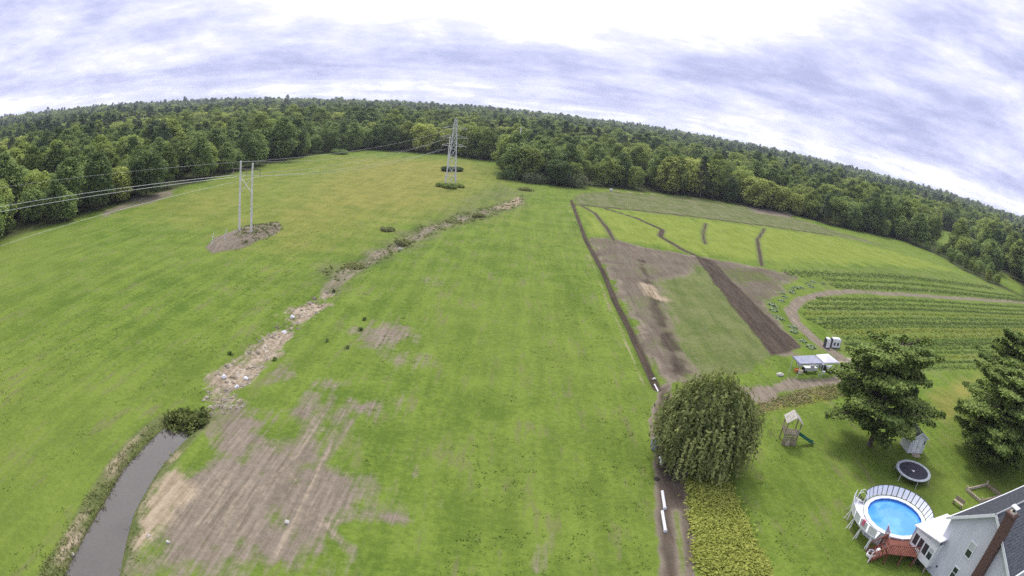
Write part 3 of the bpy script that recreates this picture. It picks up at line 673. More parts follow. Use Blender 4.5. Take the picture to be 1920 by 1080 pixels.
# ------------------------------------------------------------------ low growth
def tufts(name, label, poly_or_pts, n, h, size, m, tone=0.5, spread=0.35, seed=1, kind='stuff', cat=None, per=5, parent=None, zfun=None):
    r = np.random.default_rng(seed)
    P = sample_poly(poly_or_pts, n, r) if len(poly_or_pts) < 400 else np.asarray(poly_or_pts)
    keep = vnoise(P[:, 0], P[:, 1], 1.3, seed + 3) + r.normal(size=len(P)) * 0.3 > -0.45
    P = P[keep]; n = len(P)
    z = ground_z(P[:, 0], P[:, 1])
    hh = h * (0.6 + 0.5 * (vnoise(P[:, 0], P[:, 1], 0.9, seed + 5) + 1) / 2) * r.uniform(0.6, 1.15, n)
    C = np.repeat(np.stack([P[:, 0], P[:, 1], z], 1), per, 0); k = n * per
    f = np.tile(np.linspace(0.15, 1.0, per), n); H2 = np.repeat(hh, per)
    C = C + np.stack([r.normal(size=k) * spread * (0.4 + f), r.normal(size=k) * spread * (0.4 + f), f * H2], 1)
    Nn = r.normal(size=(k, 3)) * 0.6 + np.array([0, 0, 1.1])
    tn = tone + np.repeat(r.normal(size=n) * 0.2, per) + (f - 0.6) * 0.15 + r.normal(size=k) * 0.1
    me = leaf_mesh(name, [leaves(C, Nn, size, tn, 2.2, r)])
    o = obj(name, me, m, parent)
    if parent is None: tag(o, label, cat, kind=kind)
    return o
WEEDLEAF = leaf_mat('weed_leaf', (0.170, 0.220, 0.040), (0.460, 0.490, 0.110), 0.4, 0)
DRYGRASS = leaf_mat('dry_grass', (0.200, 0.150, 0.080), (0.480, 0.400, 0.220), 0.2, 0)
ROUGHGRASS = leaf_mat('rough_grass', (0.095, 0.125, 0.035), (0.290, 0.300, 0.110), 0.3, 0)
REEDLEAF = leaf_mat('reed_leaf', (0.045, 0.070, 0.018), (0.200, 0.230, 0.060), 0.3, 0)
CROPLEAF = leaf_mat('crop_leaf', (0.085, 0.140, 0.030), (0.225, 0.310, 0.080), 0.3, 0.2)
CROPLIGHT = leaf_mat('crop_leaf_yellow', (0.160, 0.200, 0.035), (0.360, 0.390, 0.080), 0.3, 0.2)
CROPBLUE = leaf_mat('crop_leaf_blue', (0.110, 0.160, 0.070), (0.290, 0.370, 0.190), 0.25, 0.2)
tufts('tall_weeds', 'yellow-green tall weeds beside the dirt track below the willow', WEEDS, 5600, 0.40, 0.15, WEEDLEAF, 0.95, 0.28, 3, cat='weeds')
tufts('verge_grass', 'tan and brown rough grass between the farm lane and the lawn', VERGE, 700, 0.20, 0.12, DRYGRASS, 0.45, 0.25, 5, cat='grass')
tufts('verge_weeds', 'green weeds mixed into the rough verge behind the lawn', VERGE, 420, 0.26, 0.14, ROUGHGRASS, 0.5, 0.3, 6, cat='weeds')
# banks of the stream
r_ = np.random.default_rng(8)
q = np.stack([r_.uniform(-36, -19, 60000), r_.uniform(10, 48, 60000)], 1)
sdq = poly_sd(q[:, 0], q[:, 1], STREAM)
bk = q[(sdq < -0.15) & (sdq > -1.3 - 0.7 * vnoise(q[:, 0], q[:, 1], 2.0, 4))]
left = bk[:, 0] < np.interp(bk[:, 1], [10, 18, 24, 31, 40], [-25, -25.6, -26.5, -28.3, -28.7])
tufts('bank_grass', 'rough green and straw grass fringing the stream banks', np.vstack([bk[left][:420], bk[~left][:60]]), 0, 0.12, 0.11, ROUGHGRASS, 0.5, 0.2, 9, cat='grass')
rd = [(-30.05, 39.15), (-30.32, 41.45), (-29.28, 42.81), (-27.17, 43.02), (-26.38, 41.17), (-27.41, 39.48), (-29.19, 39.54)]
tufts('reeds', 'dark green reed bed at the head of the stream', rd, 700, 1.0, 0.22, REEDLEAF, 0.42, 0.25, 12, cat='reeds', per=7)
tufts('ditch_weeds', 'patchy dull weeds along the upper drainage swale', SWALE, 500, 0.22, 0.30, ROUGHGRASS, 0.38, 0.4, 15, cat='weeds', per=4)
tufts('mound_weeds', 'rough weeds growing over the pole mound', [(-59.11, 116.62), (-55.29, 127.85), (-51.04, 121.82), (-50.03, 110.08), (-52.05, 102.67), (-57.04, 108.65)], 260, 0.22, 0.22, ROUGHGRASS, 0.25, 0.3, 16, cat='weeds')

# scattered coarse tufts that break up the mown grass
r_ = np.random.default_rng(21)
q = np.stack([r_.uniform(-75, 60, 9000), 16 + r_.uniform(0, 1, 9000) ** 1.5 * 130], 1)
ok = (vnoise(q[:, 0] * 1.0, q[:, 1] * 0.35, 6, 71) + 0.5 * vnoise(q[:, 0], q[:, 1], 1.7, 72) > 0.18) & (wood_d(q[:, 0], q[:, 1]) < -4)
for pg in (STREAM, TRACK, PLOUGH, DITCH, CROPS, LANE, WEEDS, BARE): ok &= poly_sd(q[:, 0], q[:, 1], pg) < 0
ok &= ~((q[:, 0] > 28) & (q[:, 1] < 48))
TUFTLEAF = leaf_mat('tuft_leaf', (0.090, 0.140, 0.025), (0.180, 0.240, 0.045), 0.4, 0)
tufts('grass_tufts', 'scattered darker grass tufts in the mown meadow', q[ok], 0, 0.06, 0.10, TUFTLEAF, 0.4, 0.26, 22, cat='grass', per=6)

# rows of the vegetable plot
ROWS = [  # left end, right end, material, half width, height, words
    [(64.25, 130.23), (120.18, 149.56), (176.76, 158.60), 2, 3.2, 0.6, 'dark', 'dark green crop row highest in the vegetable plot'],
    [(75.76, 129.20), (118.91, 141.43), (185.77, 150.74), 0, 1.4, 0.45, '', 'green crop row below the darkest top row'],
    [(75.10, 123.37), (115.68, 134.23), (189.01, 146.42), 2, 2.6, 0.6, '', 'dark green crop row just above the tan crop path'],
    [(63.16, 109.41), (97.53, 119.03), (177.16, 134.86), 0, 1.2, 0.4, '', 'green crop row just below the tan crop path'],
    [(58.98, 104.86), (94.27, 114.61), (169.96, 128.89), 0, 1.2, 0.4, '', 'green crop row second below the tan crop path'],
    [(56.04, 100.96), (91.24, 110.49), (164.26, 124.16), 2, 1.1, 0.45, '', 'dark green crop row third below the tan crop path'],
    [(53.86, 97.17), (88.06, 106.17), (159.81, 120.46), 1, 0.8, 0.35, '', 'thin yellow-green crop row left end by the path bend'],
    [(53.18, 93.99), (85.43, 102.58), (154.79, 116.28), 0, 1.1, 0.4, '', 'green crop row starting right of the path bend'],
    [(54.18, 91.64), (82.66, 98.81), (149.33, 111.73), 2, 1.7, 0.5, '', 'dark green crop row midway down the vegetable plot'],
    [(54.92, 89.58), (84.64, 96.88), (144.96, 108.08), 0, 1.0, 0.4, '', 'green crop row above the long yellow row'],
    [(55.50, 87.27), (82.29, 93.80), (140.86, 104.65), 1, 1.6, 0.45, '', 'long bright yellow-green crop row above the totes'],
    [(75.41, 88.85), (96.28, 93.09), (136.99, 101.41), 1, 0.9, 0.4, '', 'yellow-green crop row right of the big pine top'],
    [(56.59, 84.87), (77.49, 87.46), (132.16, 97.36), 0, 1.0, 0.4, '', 'green crop row level with the white totes'],
    [(55.37, 81.65), (79.36, 85.75), (127.68, 93.60), 2, 1.4, 0.5, '', 'dark green crop row passing behind the big pine'],
    [(54.67, 79.39), (77.38, 83.22), (123.52, 90.08), 0, 0.9, 0.4, '', 'green crop row right of the tent stall, upper'],
    [(54.63, 77.31), (75.50, 80.83), (119.63, 86.80), 0, 0.9, 0.4, '', 'green crop row right of the tent stall, lower'],
    [(54.45, 75.07), (73.50, 78.27), (115.55, 83.34), 1, 0.8, 0.35, '', 'pale yellow crop row third from the lawn'],
    [(54.29, 72.90), (71.41, 75.59), (111.76, 80.12), 2, 0.8, 0.4, '', 'dark green crop row second from the lawn'],
    [(53.42, 70.55), (69.25, 72.81), (107.85, 76.79), 0, 0.9, 0.4, '', 'green crop row next to the back edge of the lawn']]
for i, (a, mid_, b_, mi, hw, hh, _, lab) in enumerate(ROWS):
    r = np.random.default_rng(200 + i)
    pts = np.array([a, mid_, b_]); seg = np.linalg.norm(np.diff(pts, axis=0), axis=1); cum = np.concatenate([[0], np.cumsum(seg)])
    n = int(cum[-1] * 20 * min(1.4, hw))
    s = r.uniform(0, cum[-1], n); px_ = np.interp(s, cum, pts[:, 0]); py_ = np.interp(s, cum, pts[:, 1])
    d = (pts[2] - pts[0]) / np.linalg.norm(pts[2] - pts[0]); off = r.normal(size=n) * hw * 0.62
    gap = vnoise(s, s * 0 + i * 7.3, 4.0, 60 + i) + r.uniform(-1, 1, n) > -5
    px_, py_, off = px_[gap], py_[gap], off[gap]; n = len(px_)
    x = px_ - d[1] * off; y = py_ + d[0] * off
    z = ground_z(x, y) + 0.34 * hh * r.uniform(0.25, 1, n) * np.clip(1 - np.abs(off) / (hw * 1.3), 0.2, 1)
    me = leaf_mesh('crop_row', [leaves(np.stack([x, y, z], 1), r.normal(size=(n, 3)) * 0.5 + [0, 0, 1.2], 0.34, 0.5 + r.normal(size=n) * 0.22, 1.7, r)])
    tag(obj('crop_row', me, [CROPLEAF, CROPLIGHT, leaf_mat('crop_leaf_dark', (0.065, 0.110, 0.030), (0.175, 0.235, 0.070), 0.3, 0)][mi]), lab, 'crop row', 'crop rows of the vegetable plot')
# leafy plants in a line along the ploughed plot
HP = np.array([(73.45, 126.39), (63.13, 118.06), (54.61, 108.45), (48.70, 100.42), (46.72, 94.06), (46.49, 87.42), (46.43, 81.48), (47.13, 77.95)])
seg = np.linalg.norm(np.diff(HP, axis=0), axis=1); cum = np.concatenate([[0], np.cumsum(seg)])
np_ = 20
NTH = ['first', 'second', 'third', 'fourth', 'fifth', 'sixth', 'seventh', 'eighth', 'ninth', 'tenth', 'eleventh', 'twelfth', 'thirteenth', 'fourteenth', 'fifteenth', 'sixteenth', 'seventeenth', 'eighteenth', 'nineteenth', 'twentieth']
plant_meshes = []
for k in range(3):
    r = np.random.default_rng(300 + k); d = r.normal(size=(90, 3)); d /= np.linalg.norm(d, axis=1, keepdims=True); d[:, 2] = np.abs(d[:, 2])
    me = leaf_mesh('leaves', [leaves(d * [1.0, 1.0, 0.42] * r.uniform(0.5, 1, 90)[:, None], d * 0.5 + [0, 0, 1.0], 0.36, 0.75 + r.normal(size=90) * 0.22, 1.6, r)]); me.materials.append(CROPBLUE)
    plant_meshes.append(me)
stemme = MB().tube([(0, 0, -0.1), (0.03, 0, 0.5)], [0.04, 0.02], 5).mesh('stem'); stemme.materials.append(BARK)
for k in range(np_):
    s = cum[-1] * (k + 0.5 + rng.uniform(-0.3, 0.3)) / np_
    x = np.interp(s, cum, HP[:, 0]) + rng.normal() * 0.5; y = np.interp(s, cum, HP[:, 1]) + rng.normal() * 0.5
    where = NTH[np_ - 1 - k] + ' from the tent stall end'
    o = thing('leafy_plant', 'pale blue-green leafy plant in the curved line, ' + where, 'plant', (x, y, gz(x, y)), rng.uniform(0, 6), 'plants lining the ploughed plot')
    o.scale = (rng.uniform(0.8, 1.15),) * 3
    obj('leaves', plant_meshes[k % 3], None, o); obj('stem', stemme, None, o)

# ------------------------------------------------------------------ bushes
def bush(name, label, at, radius, height, leafm, seed, group=None, tone=0.5, size=0.34):
    r = np.random.default_rng(seed)
    parts, cs = crown(r, height, radius, 0.05, 22, 110, size, 'round', tone)
    o = thing(name, label, 'bush', (at[0], at[1], gz(*at)), 0, group)
    cm = leaf_mesh('foliage', parts); obj('foliage', cm, leafm, o)
    m = MB()
    for c in cs[::4]: m.tube([(0, 0, -0.2), (c[0] * 0.5, c[1] * 0.5, c[2] * 0.6), tuple(c)], [0.07, 0.05, 0.02], 5)
    m.build('stems', BARK, o)
    return o
GREYLEAF = leaf_mat('leaf_grey', (0.075, 0.100, 0.050), (0.230, 0.250, 0.135), 0.25, 0)
bush('round_bush', 'round grey-green bush at the head of the dirt track', (21.28, 247.06), 5.6, 5.2, GREYLEAF, 51)
bush('copse_bush', 'low dark bush at the left foot of the projecting copse', (-6.78, 249.30), 4.2, 3.4, LEAF[2], 52)
bush('copse_bush', 'low grey bush at the right foot of the projecting copse', (4.20, 245.69), 4.6, 3.6, GREYLEAF, 53)
bush('tower_bush', 'dark scrub clump behind the tower at the wooden pole', (-32.91, 259.05), 2.6, 1.6, LEAF[2], 54, 'scrub at the tower')
bush('tower_bush', 'dark scrub clump behind the tower on its right', (-28.92, 262.55), 2.6, 1.6, LEAF[2], 55, 'scrub at the tower')
bush('tower_bush', 'low green bush at the left foot of the lattice tower', (-27.94, 207.48), 1.9, 1.1, LEAF[0], 56, 'scrub at the tower')
bush('tower_bush', 'low green bush in front of the lattice tower', (-24.66, 205.27), 2.3, 1.1, LEAF[0], 57, 'scrub at the tower')
bush('tower_bush', 'low green bush at the right foot of the lattice tower', (-22.09, 210.11), 1.8, 1.0, LEAF[0], 58, 'scrub at the tower')
bush('meadow_bush', 'low dark scrub patch at the far meadow edge left of the tower', (-97.31, 306.47), 4.5, 1.8, LEAF[2], 59)
for i, (p, s, w_) in enumerate([((-28.58, 128.52), 1.5, 'left end of the swale, above the dark pool'), ((-27.87, 99.55), 1.7, 'lower left bend of the swale'), ((-23.00, 119.73), 1.6, 'middle of the swale beside the white speck'), ((-16.21, 148.08), 1.9, 'swale right of the middle, beside pale sand'), ((-10.73, 159.18), 1.8, 'upper end of the swale'), ((1.15, 219.06), 2.6, 'dark hollow by the copse at the swale head')]):
    bush('swale_bush', 'small brown-green clump in the ' + w_, p, s, 0.35, ROUGHGRASS, 70 + i, 'clumps in the swale', 0.75, 0.22)

# ------------------------------------------------------------------ willow
def willow(at, h, rad):
    o = thing('willow_tree', 'big round weeping willow overhanging the dirt track', 'tree', (at[0], at[1], gz(*at)))
    r = np.random.default_rng(91); parts = []
    heads = []
    for i in range(150):
        u = (i + 0.5) / 150; ph = i * 2.39996
        ct = 1 - u * 1.45; st = math.sqrt(max(0, 1 - ct * ct))
        k = r.uniform(0.80, 1.05)
        heads.append(np.array([rad * st * k * math.cos(ph), rad * st * k * math.sin(ph), h * (0.56 + 0.43 * ct * r.uniform(0.86, 1.04))]))
    for hd in heads:
        tone0 = 0.54 + r.normal() * 0.24
        out = np.array([hd[0], hd[1], 0]); out /= np.linalg.norm(out) + 1e-6
        for s in range(17):
            st = hd + np.array([r.normal() * 0.55, r.normal() * 0.55, r.normal() * 0.40])
            L = r.uniform(1.0, 2.4) if r.uniform() < 0.8 else r.uniform(2.4, 4.2)
            L = min(L, st[2] - 0.25)
            m = max(4, int(L / 0.24)); f = np.linspace(0, 1, m)
            C = st + out[None] * (0.45 * np.sqrt(f))[:, None] * r.uniform(0.3, 1) + np.stack([r.normal(size=m) * 0.07, r.normal(size=m) * 0.07, -L * f ** 1.25], 1)
            Nn = out[None] * 0.8 + r.normal(size=(m, 3)) * 0.5 + [0, 0, 0.6]
            parts.append((C, Nn, np.full(m, tone0) + r.normal(size=m) * 0.12 + r.normal() * 0.08))
    C = np.vstack([p[0] for p in parts]); Nn = np.vstack([p[1] for p in parts]); T = np.concatenate([p[2] for p in parts])
    # long leaves hanging along the strands
    n = len(C); Nn /= np.linalg.norm(Nn, axis=1, keepdims=True)
    dn = np.array([0, 0, -1.0])[None] + r.normal(size=(n, 3)) * 0.6; a = dn - (dn * Nn).sum(1, keepdims=True) * Nn; a /= np.linalg.norm(a, axis=1, keepdims=True) + 1e-9
    b_ = np.cross(Nn, a); s = r.uniform(0.7, 1.3, n)[:, None]
    V = np.stack([C - a * 0.22 * s, C - b_ * 0.105 * s, C + a * 0.22 * s, C + b_ * 0.105 * s], 1).reshape(-1, 3)
    me = leaf_mesh('crown', [(V, np.arange(4 * n).reshape(n, 4), np.repeat(np.clip(T, 0, 1), 4))])
    obj('crown', me, leaf_mat('willow_leaf', (0.075, 0.100, 0.034), (0.350, 0.375, 0.130), 0.35, 0), o)
    m = MB(); m.tube([(0, 0, -0.3), (0, 0, 0.4), (0.1, 0.05, 2.4)], [0.62, 0.48, 0.42], 10)
    for k in range(7):
        ph = k * 0.9; m.tube([(0.1, 0.05, 2.1), (1.3 * math.cos(ph), 1.3 * math.sin(ph), 4.0), (2.6 * math.cos(ph), 2.6 * math.sin(ph), 6.6)], [0.26, 0.17, 0.06], 7)
    m.build('trunk', BARK, o)
willow((18.59, 44.95), 8.2, 4.0)

# ------------------------------------------------------------------ big garden conifers
def conifer(name, label, at, h, rad, seed, base=1.8, tufts_per=1.0, lean=0.0, power=0.75, tone=0.52, group=None):
    o = thing(name, label, 'tree', (at[0], at[1], gz(*at)), 0, group)
    r = np.random.default_rng(seed); parts = []; tb = MB()
    tb.tube([(0, 0, -0.3), (0, 0, 0.5), (0.1, 0.1, h * 0.5), (0.15, 0.05, h * 0.96)], [0.036 * h * 0.9, 0.028 * h * 0.9, 0.018 * h, 0.02], 9)
    z = base; lev = 0
    while z < h * 0.97:
        f = (z - base) / (h - base)
        prof = rad * min(1.0, (f + 0.10) / 0.26) ** 0.5 * (1 - f) ** power
        prof = max(prof, 0.35)
        nb = max(4, int(4.0 + 3.5 * prof / rad + r.uniform(0, 1.5)))
        for k in range(nb):
            ph = 6.283 * (k + r.uniform(-0.35, 0.35)) / nb + lev * 1.1
            L = prof * r.uniform(0.48, 1.22)
            sag = r.uniform(-0.05, 0.30)
            p0 = np.array([0, 0, z]); p2 = np.array([math.cos(ph) * L, math.sin(ph) * L, z + 0.30 * L - sag * L * 0.9 + r.normal() * 0.15])
            p1 = (p0 + p2) / 2 + np.array([0, 0, 0.10 * L])
            if L > 0.8: tb.tube([tuple(p0), tuple(p1), tuple(p2)], [0.045 + 0.012 * L, 0.03 + 0.006 * L, 0.015], 5)
            n = int(85 * tufts_per * max(0.8, L))
            t = r.uniform(0.22, 1.03, n) ** 0.8
            P = (1 - t)[:, None] ** 2 * p0 + (2 * t * (1 - t))[:, None] * p1 + (t ** 2)[:, None] * p2
            wdt = (0.26 + 0.20 * L) * np.sin(np.clip(t, 0, 1) * 2.7 + 0.25)
            side = np.array([-math.sin(ph), math.cos(ph), 0])
            P = P + side[None] * (r.normal(size=n) * wdt * 0.62)[:, None] + np.stack([np.zeros(n), np.zeros(n), r.normal(size=n) * 0.14 - 0.06], 1)
            Nn = np.array([0.25 * math.cos(ph), 0.25 * math.sin(ph), 1.1])[None] + r.normal(size=(n, 3)) * 0.42
            tn = tone + r.normal() * 0.12 + (t - 0.6) * 0.25 + r.normal(size=n) * 0.14
            parts.append(leaves(P, Nn, 0.25, tn, 1.7, r))
        z += (0.62 + 0.35 * r.uniform()) * (0.7 + 0.5 * (1 - f)); lev += 1
    obj('crown', leaf_mesh('crown', parts), CONLEAF, o)
    tb.build('trunk', BARK, o)
    return o
CONLEAF = leaf_mat('conifer_leaf', (0.055, 0.100, 0.024), (0.330, 0.420, 0.110), 0.3, 0.1)
conifer('pine_tree', 'large dark layered pine standing between the play tower and the shed', (40.67, 48.27), 12.6, 7.2, 101, 2.2, 1.5, 0, 0.28)
conifer('pine_tree', 'broad dark pine beside the shed at the right picture edge', (58.17, 42.57), 12.0, 7.8, 102, 0.7, 1.4, 0, 0.32)
conifer('pine_tree', 'tall pine behind the others, cut by the right picture edge', (66.35, 50.58), 14.0, 7.0, 103, 1.0, 1.3, 0, 0.32)
#conifer('spruce_tree', 'small pointed spruce with a thin leader left of the right-hand pines', (62.29, 54.34), 9.0, 2.4, 104, 0.4, 1.0, 0, 0.9)
conifer('pine_tree', 'dark pine at the right edge just above the house roof', (67.99, 37.50), 12.5, 6.0, 105, 0.8, 0.9, 0, 0.6)
# ------------------------------------------------------------------ materials for built things
WOODPOLE = mat('weathered_pole', (0.78, 0.76, 0.71), 0.85, 0.2, var=0.25, scale=2.5, bump=0.3)
ARMWOOD = mat('crossarm_wood', (0.20, 0.17, 0.14), 0.85, 0.2, var=0.3, scale=3)
STEEL = mat('galvanised_steel', (0.64, 0.65, 0.67), 0.6, 0.4, 0.0, var=0.25, scale=2)
WIRE = mat('aluminium_wire', (0.55, 0.56, 0.57), 0.45, 0.5, 0.3, var=0.1)
PORCELAIN = mat('insulator_porcelain', (0.24, 0.16, 0.12), 0.3, 0.5, var=0.1)
WHITE = mat('white_vinyl', (0.80, 0.81, 0.83), 0.45, 0.4, var=0.10, scale=2)
WHITE2 = mat('white_plastic', (0.74, 0.75, 0.78), 0.5, 0.4, var=0.14, scale=3)
BLACK = mat('black_plastic', (0.025, 0.026, 0.03), 0.55, 0.4, var=0.2)
DARKGAP = mat('dark_metal', (0.05, 0.052, 0.06), 0.5, 0.4, var=0.2)
REDDECK = mat('red_deck_stain', (0.235, 0.085, 0.060), 0.75, 0.25, var=0.40, scale=2.5, bump=0.2)
TIMBER = mat('grey_timber', (0.33, 0.27, 0.20), 0.85, 0.2, var=0.4, scale=3, bump=0.3)
PALETIMBER = mat('pale_timber', (0.48, 0.41, 0.31), 0.85, 0.2, var=0.3, scale=3)
BRICK = mat('chimney_brick', (0.150, 0.088, 0.074), 0.85, 0.2, var=0.45, scale=9, bump=0.4)
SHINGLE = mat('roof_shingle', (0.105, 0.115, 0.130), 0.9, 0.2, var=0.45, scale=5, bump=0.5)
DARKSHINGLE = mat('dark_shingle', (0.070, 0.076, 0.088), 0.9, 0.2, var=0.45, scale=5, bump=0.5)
GLASS = mat('window_glass', (0.035, 0.045, 0.055), 0.06, 0.8, var=0.3)
BLIND = mat('window_blind', (0.52, 0.54, 0.55), 0.6, 0.2, var=0.1)
GREENPLASTIC = mat('green_slide_plastic', (0.015, 0.130, 0.085), 0.35, 0.5, var=0.2)
STONE = mat('pale_stone', (0.62, 0.60, 0.55), 0.85, 0.2, var=0.35, scale=4, bump=0.5)
RUBBLE = mat('ditch_rubble', (0.36, 0.32, 0.255), 0.9, 0.2, scale=0.5, bump=0.5, col2=(0.17, 0.14, 0.095))
TARP = mat('grey_tarp', (0.36, 0.37, 0.47), 0.5, 0.4, var=0.2, scale=1.5)
WHITETARP = mat('white_tarp', (0.74, 0.72, 0.80), 0.5, 0.4, var=0.12, scale=1.5)
ORANGE = mat('orange_plastic', (0.55, 0.22, 0.05), 0.5, 0.4, var=0.2)
BLUEBOX = mat('blue_box', (0.10, 0.20, 0.36), 0.5, 0.4, var=0.2)
PINK = mat('pink_towel', (0.70, 0.16, 0.26), 0.8, 0.2, var=0.15)
CREAM = mat('cream_plastic', (0.70, 0.64, 0.50), 0.6, 0.3, var=0.15)

def siding_mat(name, col, pitch=0.15):
    m = bpy.data.materials.new(name); m.use_nodes = True; t = NT(m.node_tree); t.n.clear()
    tcn = t.new('ShaderNodeTexCoord').outputs['Object']
    s = t.new('ShaderNodeSeparateXYZ'); t.l.new(tcn, s.inputs[0])
    fr = t.m('FRACT', t.m('DIVIDE', s.outputs[2], pitch))
    c = t.mix(t.step(t.noise(t.mapping(tcn, (0.7, 0.7, 0.35)), 1.4, 5), 0.3, 0.7), col, tuple(v * 0.88 for v in col))
    b = t.new('ShaderNodeBsdfPrincipled'); t.put(b.inputs['Base Color'], c); b.inputs['Roughness'].default_value = 0.6
    bp = t.new('ShaderNodeBump'); bp.inputs['Strength'].default_value = 0.8; bp.inputs['Distance'].default_value = 0.03
    t.put(bp.inputs['Height'], t.m('SUBTRACT', 1.0, fr)); t.l.new(bp.outputs[0], b.inputs['Normal'])
    o = t.new('ShaderNodeOutputMaterial'); t.l.new(b.outputs[0], o.inputs[0]); return m
SIDING = siding_mat('pale_siding', (0.60, 0.61, 0.66))
SHEDSIDING = siding_mat('white_siding', (0.66, 0.69, 0.70), 0.2)

# ------------------------------------------------------------------ two-pole frame on its mound
PA, PB = (-57.41, 111.69), (-54.46, 111.61)
pc = ((PA[0] + PB[0]) / 2, (PA[1] + PB[1]) / 2)
hf = thing('pole_frame', 'pale two-pole wooden power frame with crossarm on the earth mound', 'power pole', (pc[0], pc[1], 0))
hx = (PB[0] - PA[0]) / 2; hy = (PB[1] - PA[1]) / 2; hl = math.hypot(hx, hy); hux, huy = hx / hl, hy / hl
for sgn, top in ((-1, 15.6), (1, 15.2)):
    x, y = sgn * hx, sgn * hy
    MB().tube([(x, y, 0.2), (x, y, 7), (x, y, top)], [0.25, 0.22, 0.19], 10).build('pole', WOODPOLE, hf)
    MB().tube([(x, y, top - 0.05), (x, y, top + 0.10)], [0.17, 0.13], 10).build('pole_cap', WHITE2, hf)
MB().bar((-hux * 3.6, -huy * 3.6, 14.0), (hux * 3.6, huy * 3.6, 14.0), 0.14, 0.2).build('crossarm', ARMWOOD, hf)
MB().bar((-hx, -hy, 12.4), (hx, hy, 9.2), 0.09, 0.13).build('brace', WOODPOLE, hf)
MB().bar((hx, hy, 12.4), (-hx * 1.0, -hy * 1.0, 9.2), 0.09, 0.11).build('brace', WOODPOLE, hf, loc=(0.0, 0.12, 0))
for k in (-1, 0, 1):
    x, y = hux * 3.3 * k, huy * 3.3 * k
    m = MB().tube([(x, y, 13.92), (x, y, 12.7)], 0.03, 6)
    for j in range(5): m.tube([(x, y, 13.55 - 0.16 * j), (x, y, 13.47 - 0.16 * j)], [0.10, 0.13], 8)
    m.build('insulator', PORCELAIN, hf)
MB().tube([(hx + 0.22, hy, 4.3), (hx + 0.22, hy, 5.0)], 0.13, 8).build('marker_plate', STEEL, hf)
for p, w_ in (((-58.42, 100.70), 'left'), ((-56.48, 102.76), 'right')):
    o = thing('guy_guard', 'short pale leaning guy-wire guard at the %s on the mound' % w_, 'guy guard', (p[0], p[1], gz(*p)), 0, 'guy guards on the mound')
    MB().tube([(0, 0, -0.2), (0.5, 0.2, 2.2)], 0.07, 7).build('sleeve', WHITE2, o)
    MB().tube([(0.5, 0.2, 2.15), (0.62, 0.24, 2.6)], 0.025, 5).build('wire_end', STEEL, o)

# ------------------------------------------------------------------ steel tower with its wooden neighbour
TW = (-25.41, 212.38)
tw = thing('lattice_tower', 'tall narrow grey lattice steel power tower beyond the meadow', 'power tower', (TW[0], TW[1], gz(*TW)), R(10))
Ht, b0, b1 = 24.0, 1.9, 0.40
def leg(sx, sy, z):
    f = z / Ht; wd = b0 * (1 - f) ** 1.1 + b1 * f
    return (sx * wd, sy * wd, z)
for sx in (-1, 1):
    for sy in (-1, 1):
        MB().tube([leg(sx, sy, z) for z in (0, 6, 12, 18, Ht)], [0.20, 0.18, 0.15, 0.13, 0.11], 6).build('leg', STEEL, tw)
zs = [0, 3.6, 7.0, 10.2, 13.2, 15.8, 18.2, 20.3, 22.2, Ht]
for i, (z0, z1) in enumerate(zip(zs[:-1], zs[1:])):
    m = MB()
    for (ax, ay), (bx, by) in (((-1, -1), (1, -1)), ((1, -1), (1, 1)), ((1, 1), (-1, 1)), ((-1, 1), (-1, -1))):
        m.bar(leg(ax, ay, z0), leg(bx, by, z1), 0.10); m.bar(leg(bx, by, z0), leg(ax, ay, z1), 0.10); m.bar(leg(ax, ay, z1), leg(bx, by, z1), 0.10)
    m.build('lattice_bay', STEEL, tw)
for z, L in ((20.4, 4.2), (17.2, 4.8), (14.2, 4.2)):
    for s in (-1, 1):
        m = MB(); wd = 0.7
        for sy in (-1, 1):
            m.bar((s * wd, sy * wd, z), (s * L, 0, z + 0.15), 0.09); m.bar((s * wd, sy * wd, z + 1.1), (s * L, 0, z + 0.2), 0.08)
        a = m.build('crossarm', STEEL, tw)
        q = MB().tube([(s * L, 0, z + 0.1), (s * L, 0, z - 1.3)], 0.05, 6)
        for j in range(5): q.tube([(s * L, 0, z - 0.3 - 0.18 * j), (s * L, 0, z - 0.38 - 0.18 * j)], [0.12, 0.15], 7)
        q.build('insulator', PORCELAIN, a)
P2 = (-33.21, 261.21)
wp = thing('utility_pole', 'single white-grey wooden pole left of the lattice tower', 'power pole', (P2[0], P2[1], gz(*P2)), R(10))
MB().tube([(0, 0, -0.3), (0, 0, 8), (0.1, 0, 15.5)], [0.26, 0.23, 0.2], 9).build('pole', WOODPOLE, wp)
MB().bar((-2.0, 0.18, 14.3), (2.0, 0.18, 14.3), 0.14, 0.18).build('crossarm', ARMWOOD, wp)
for k in (-1.8, 0, 1.8): MB().tube([(k, 0.18, 14.4), (k, 0.18, 14.75)], [0.07, 0.1], 6).build('insulator', PORCELAIN, wp)
P3 = (-6.58, 542.33)
fp = thing('utility_pole', 'small pale distant pole rising out of the wood right of the tower', 'power pole', (P3[0] * 0.62, P3[1] * 0.62, gz(P3[0] * 0.62, P3[1] * 0.62)), 0)
MB().tube([(0, 0, -0.3), (0, 0, 10), (0, 0, 20.0)], [0.34, 0.3, 0.26], 8).build('pole', WHITE2, fp)
MB().bar((-1.5, 0, 18.9), (1.5, 0, 18.9), 0.16, 0.2).build('crossarm', ARMWOOD, fp)

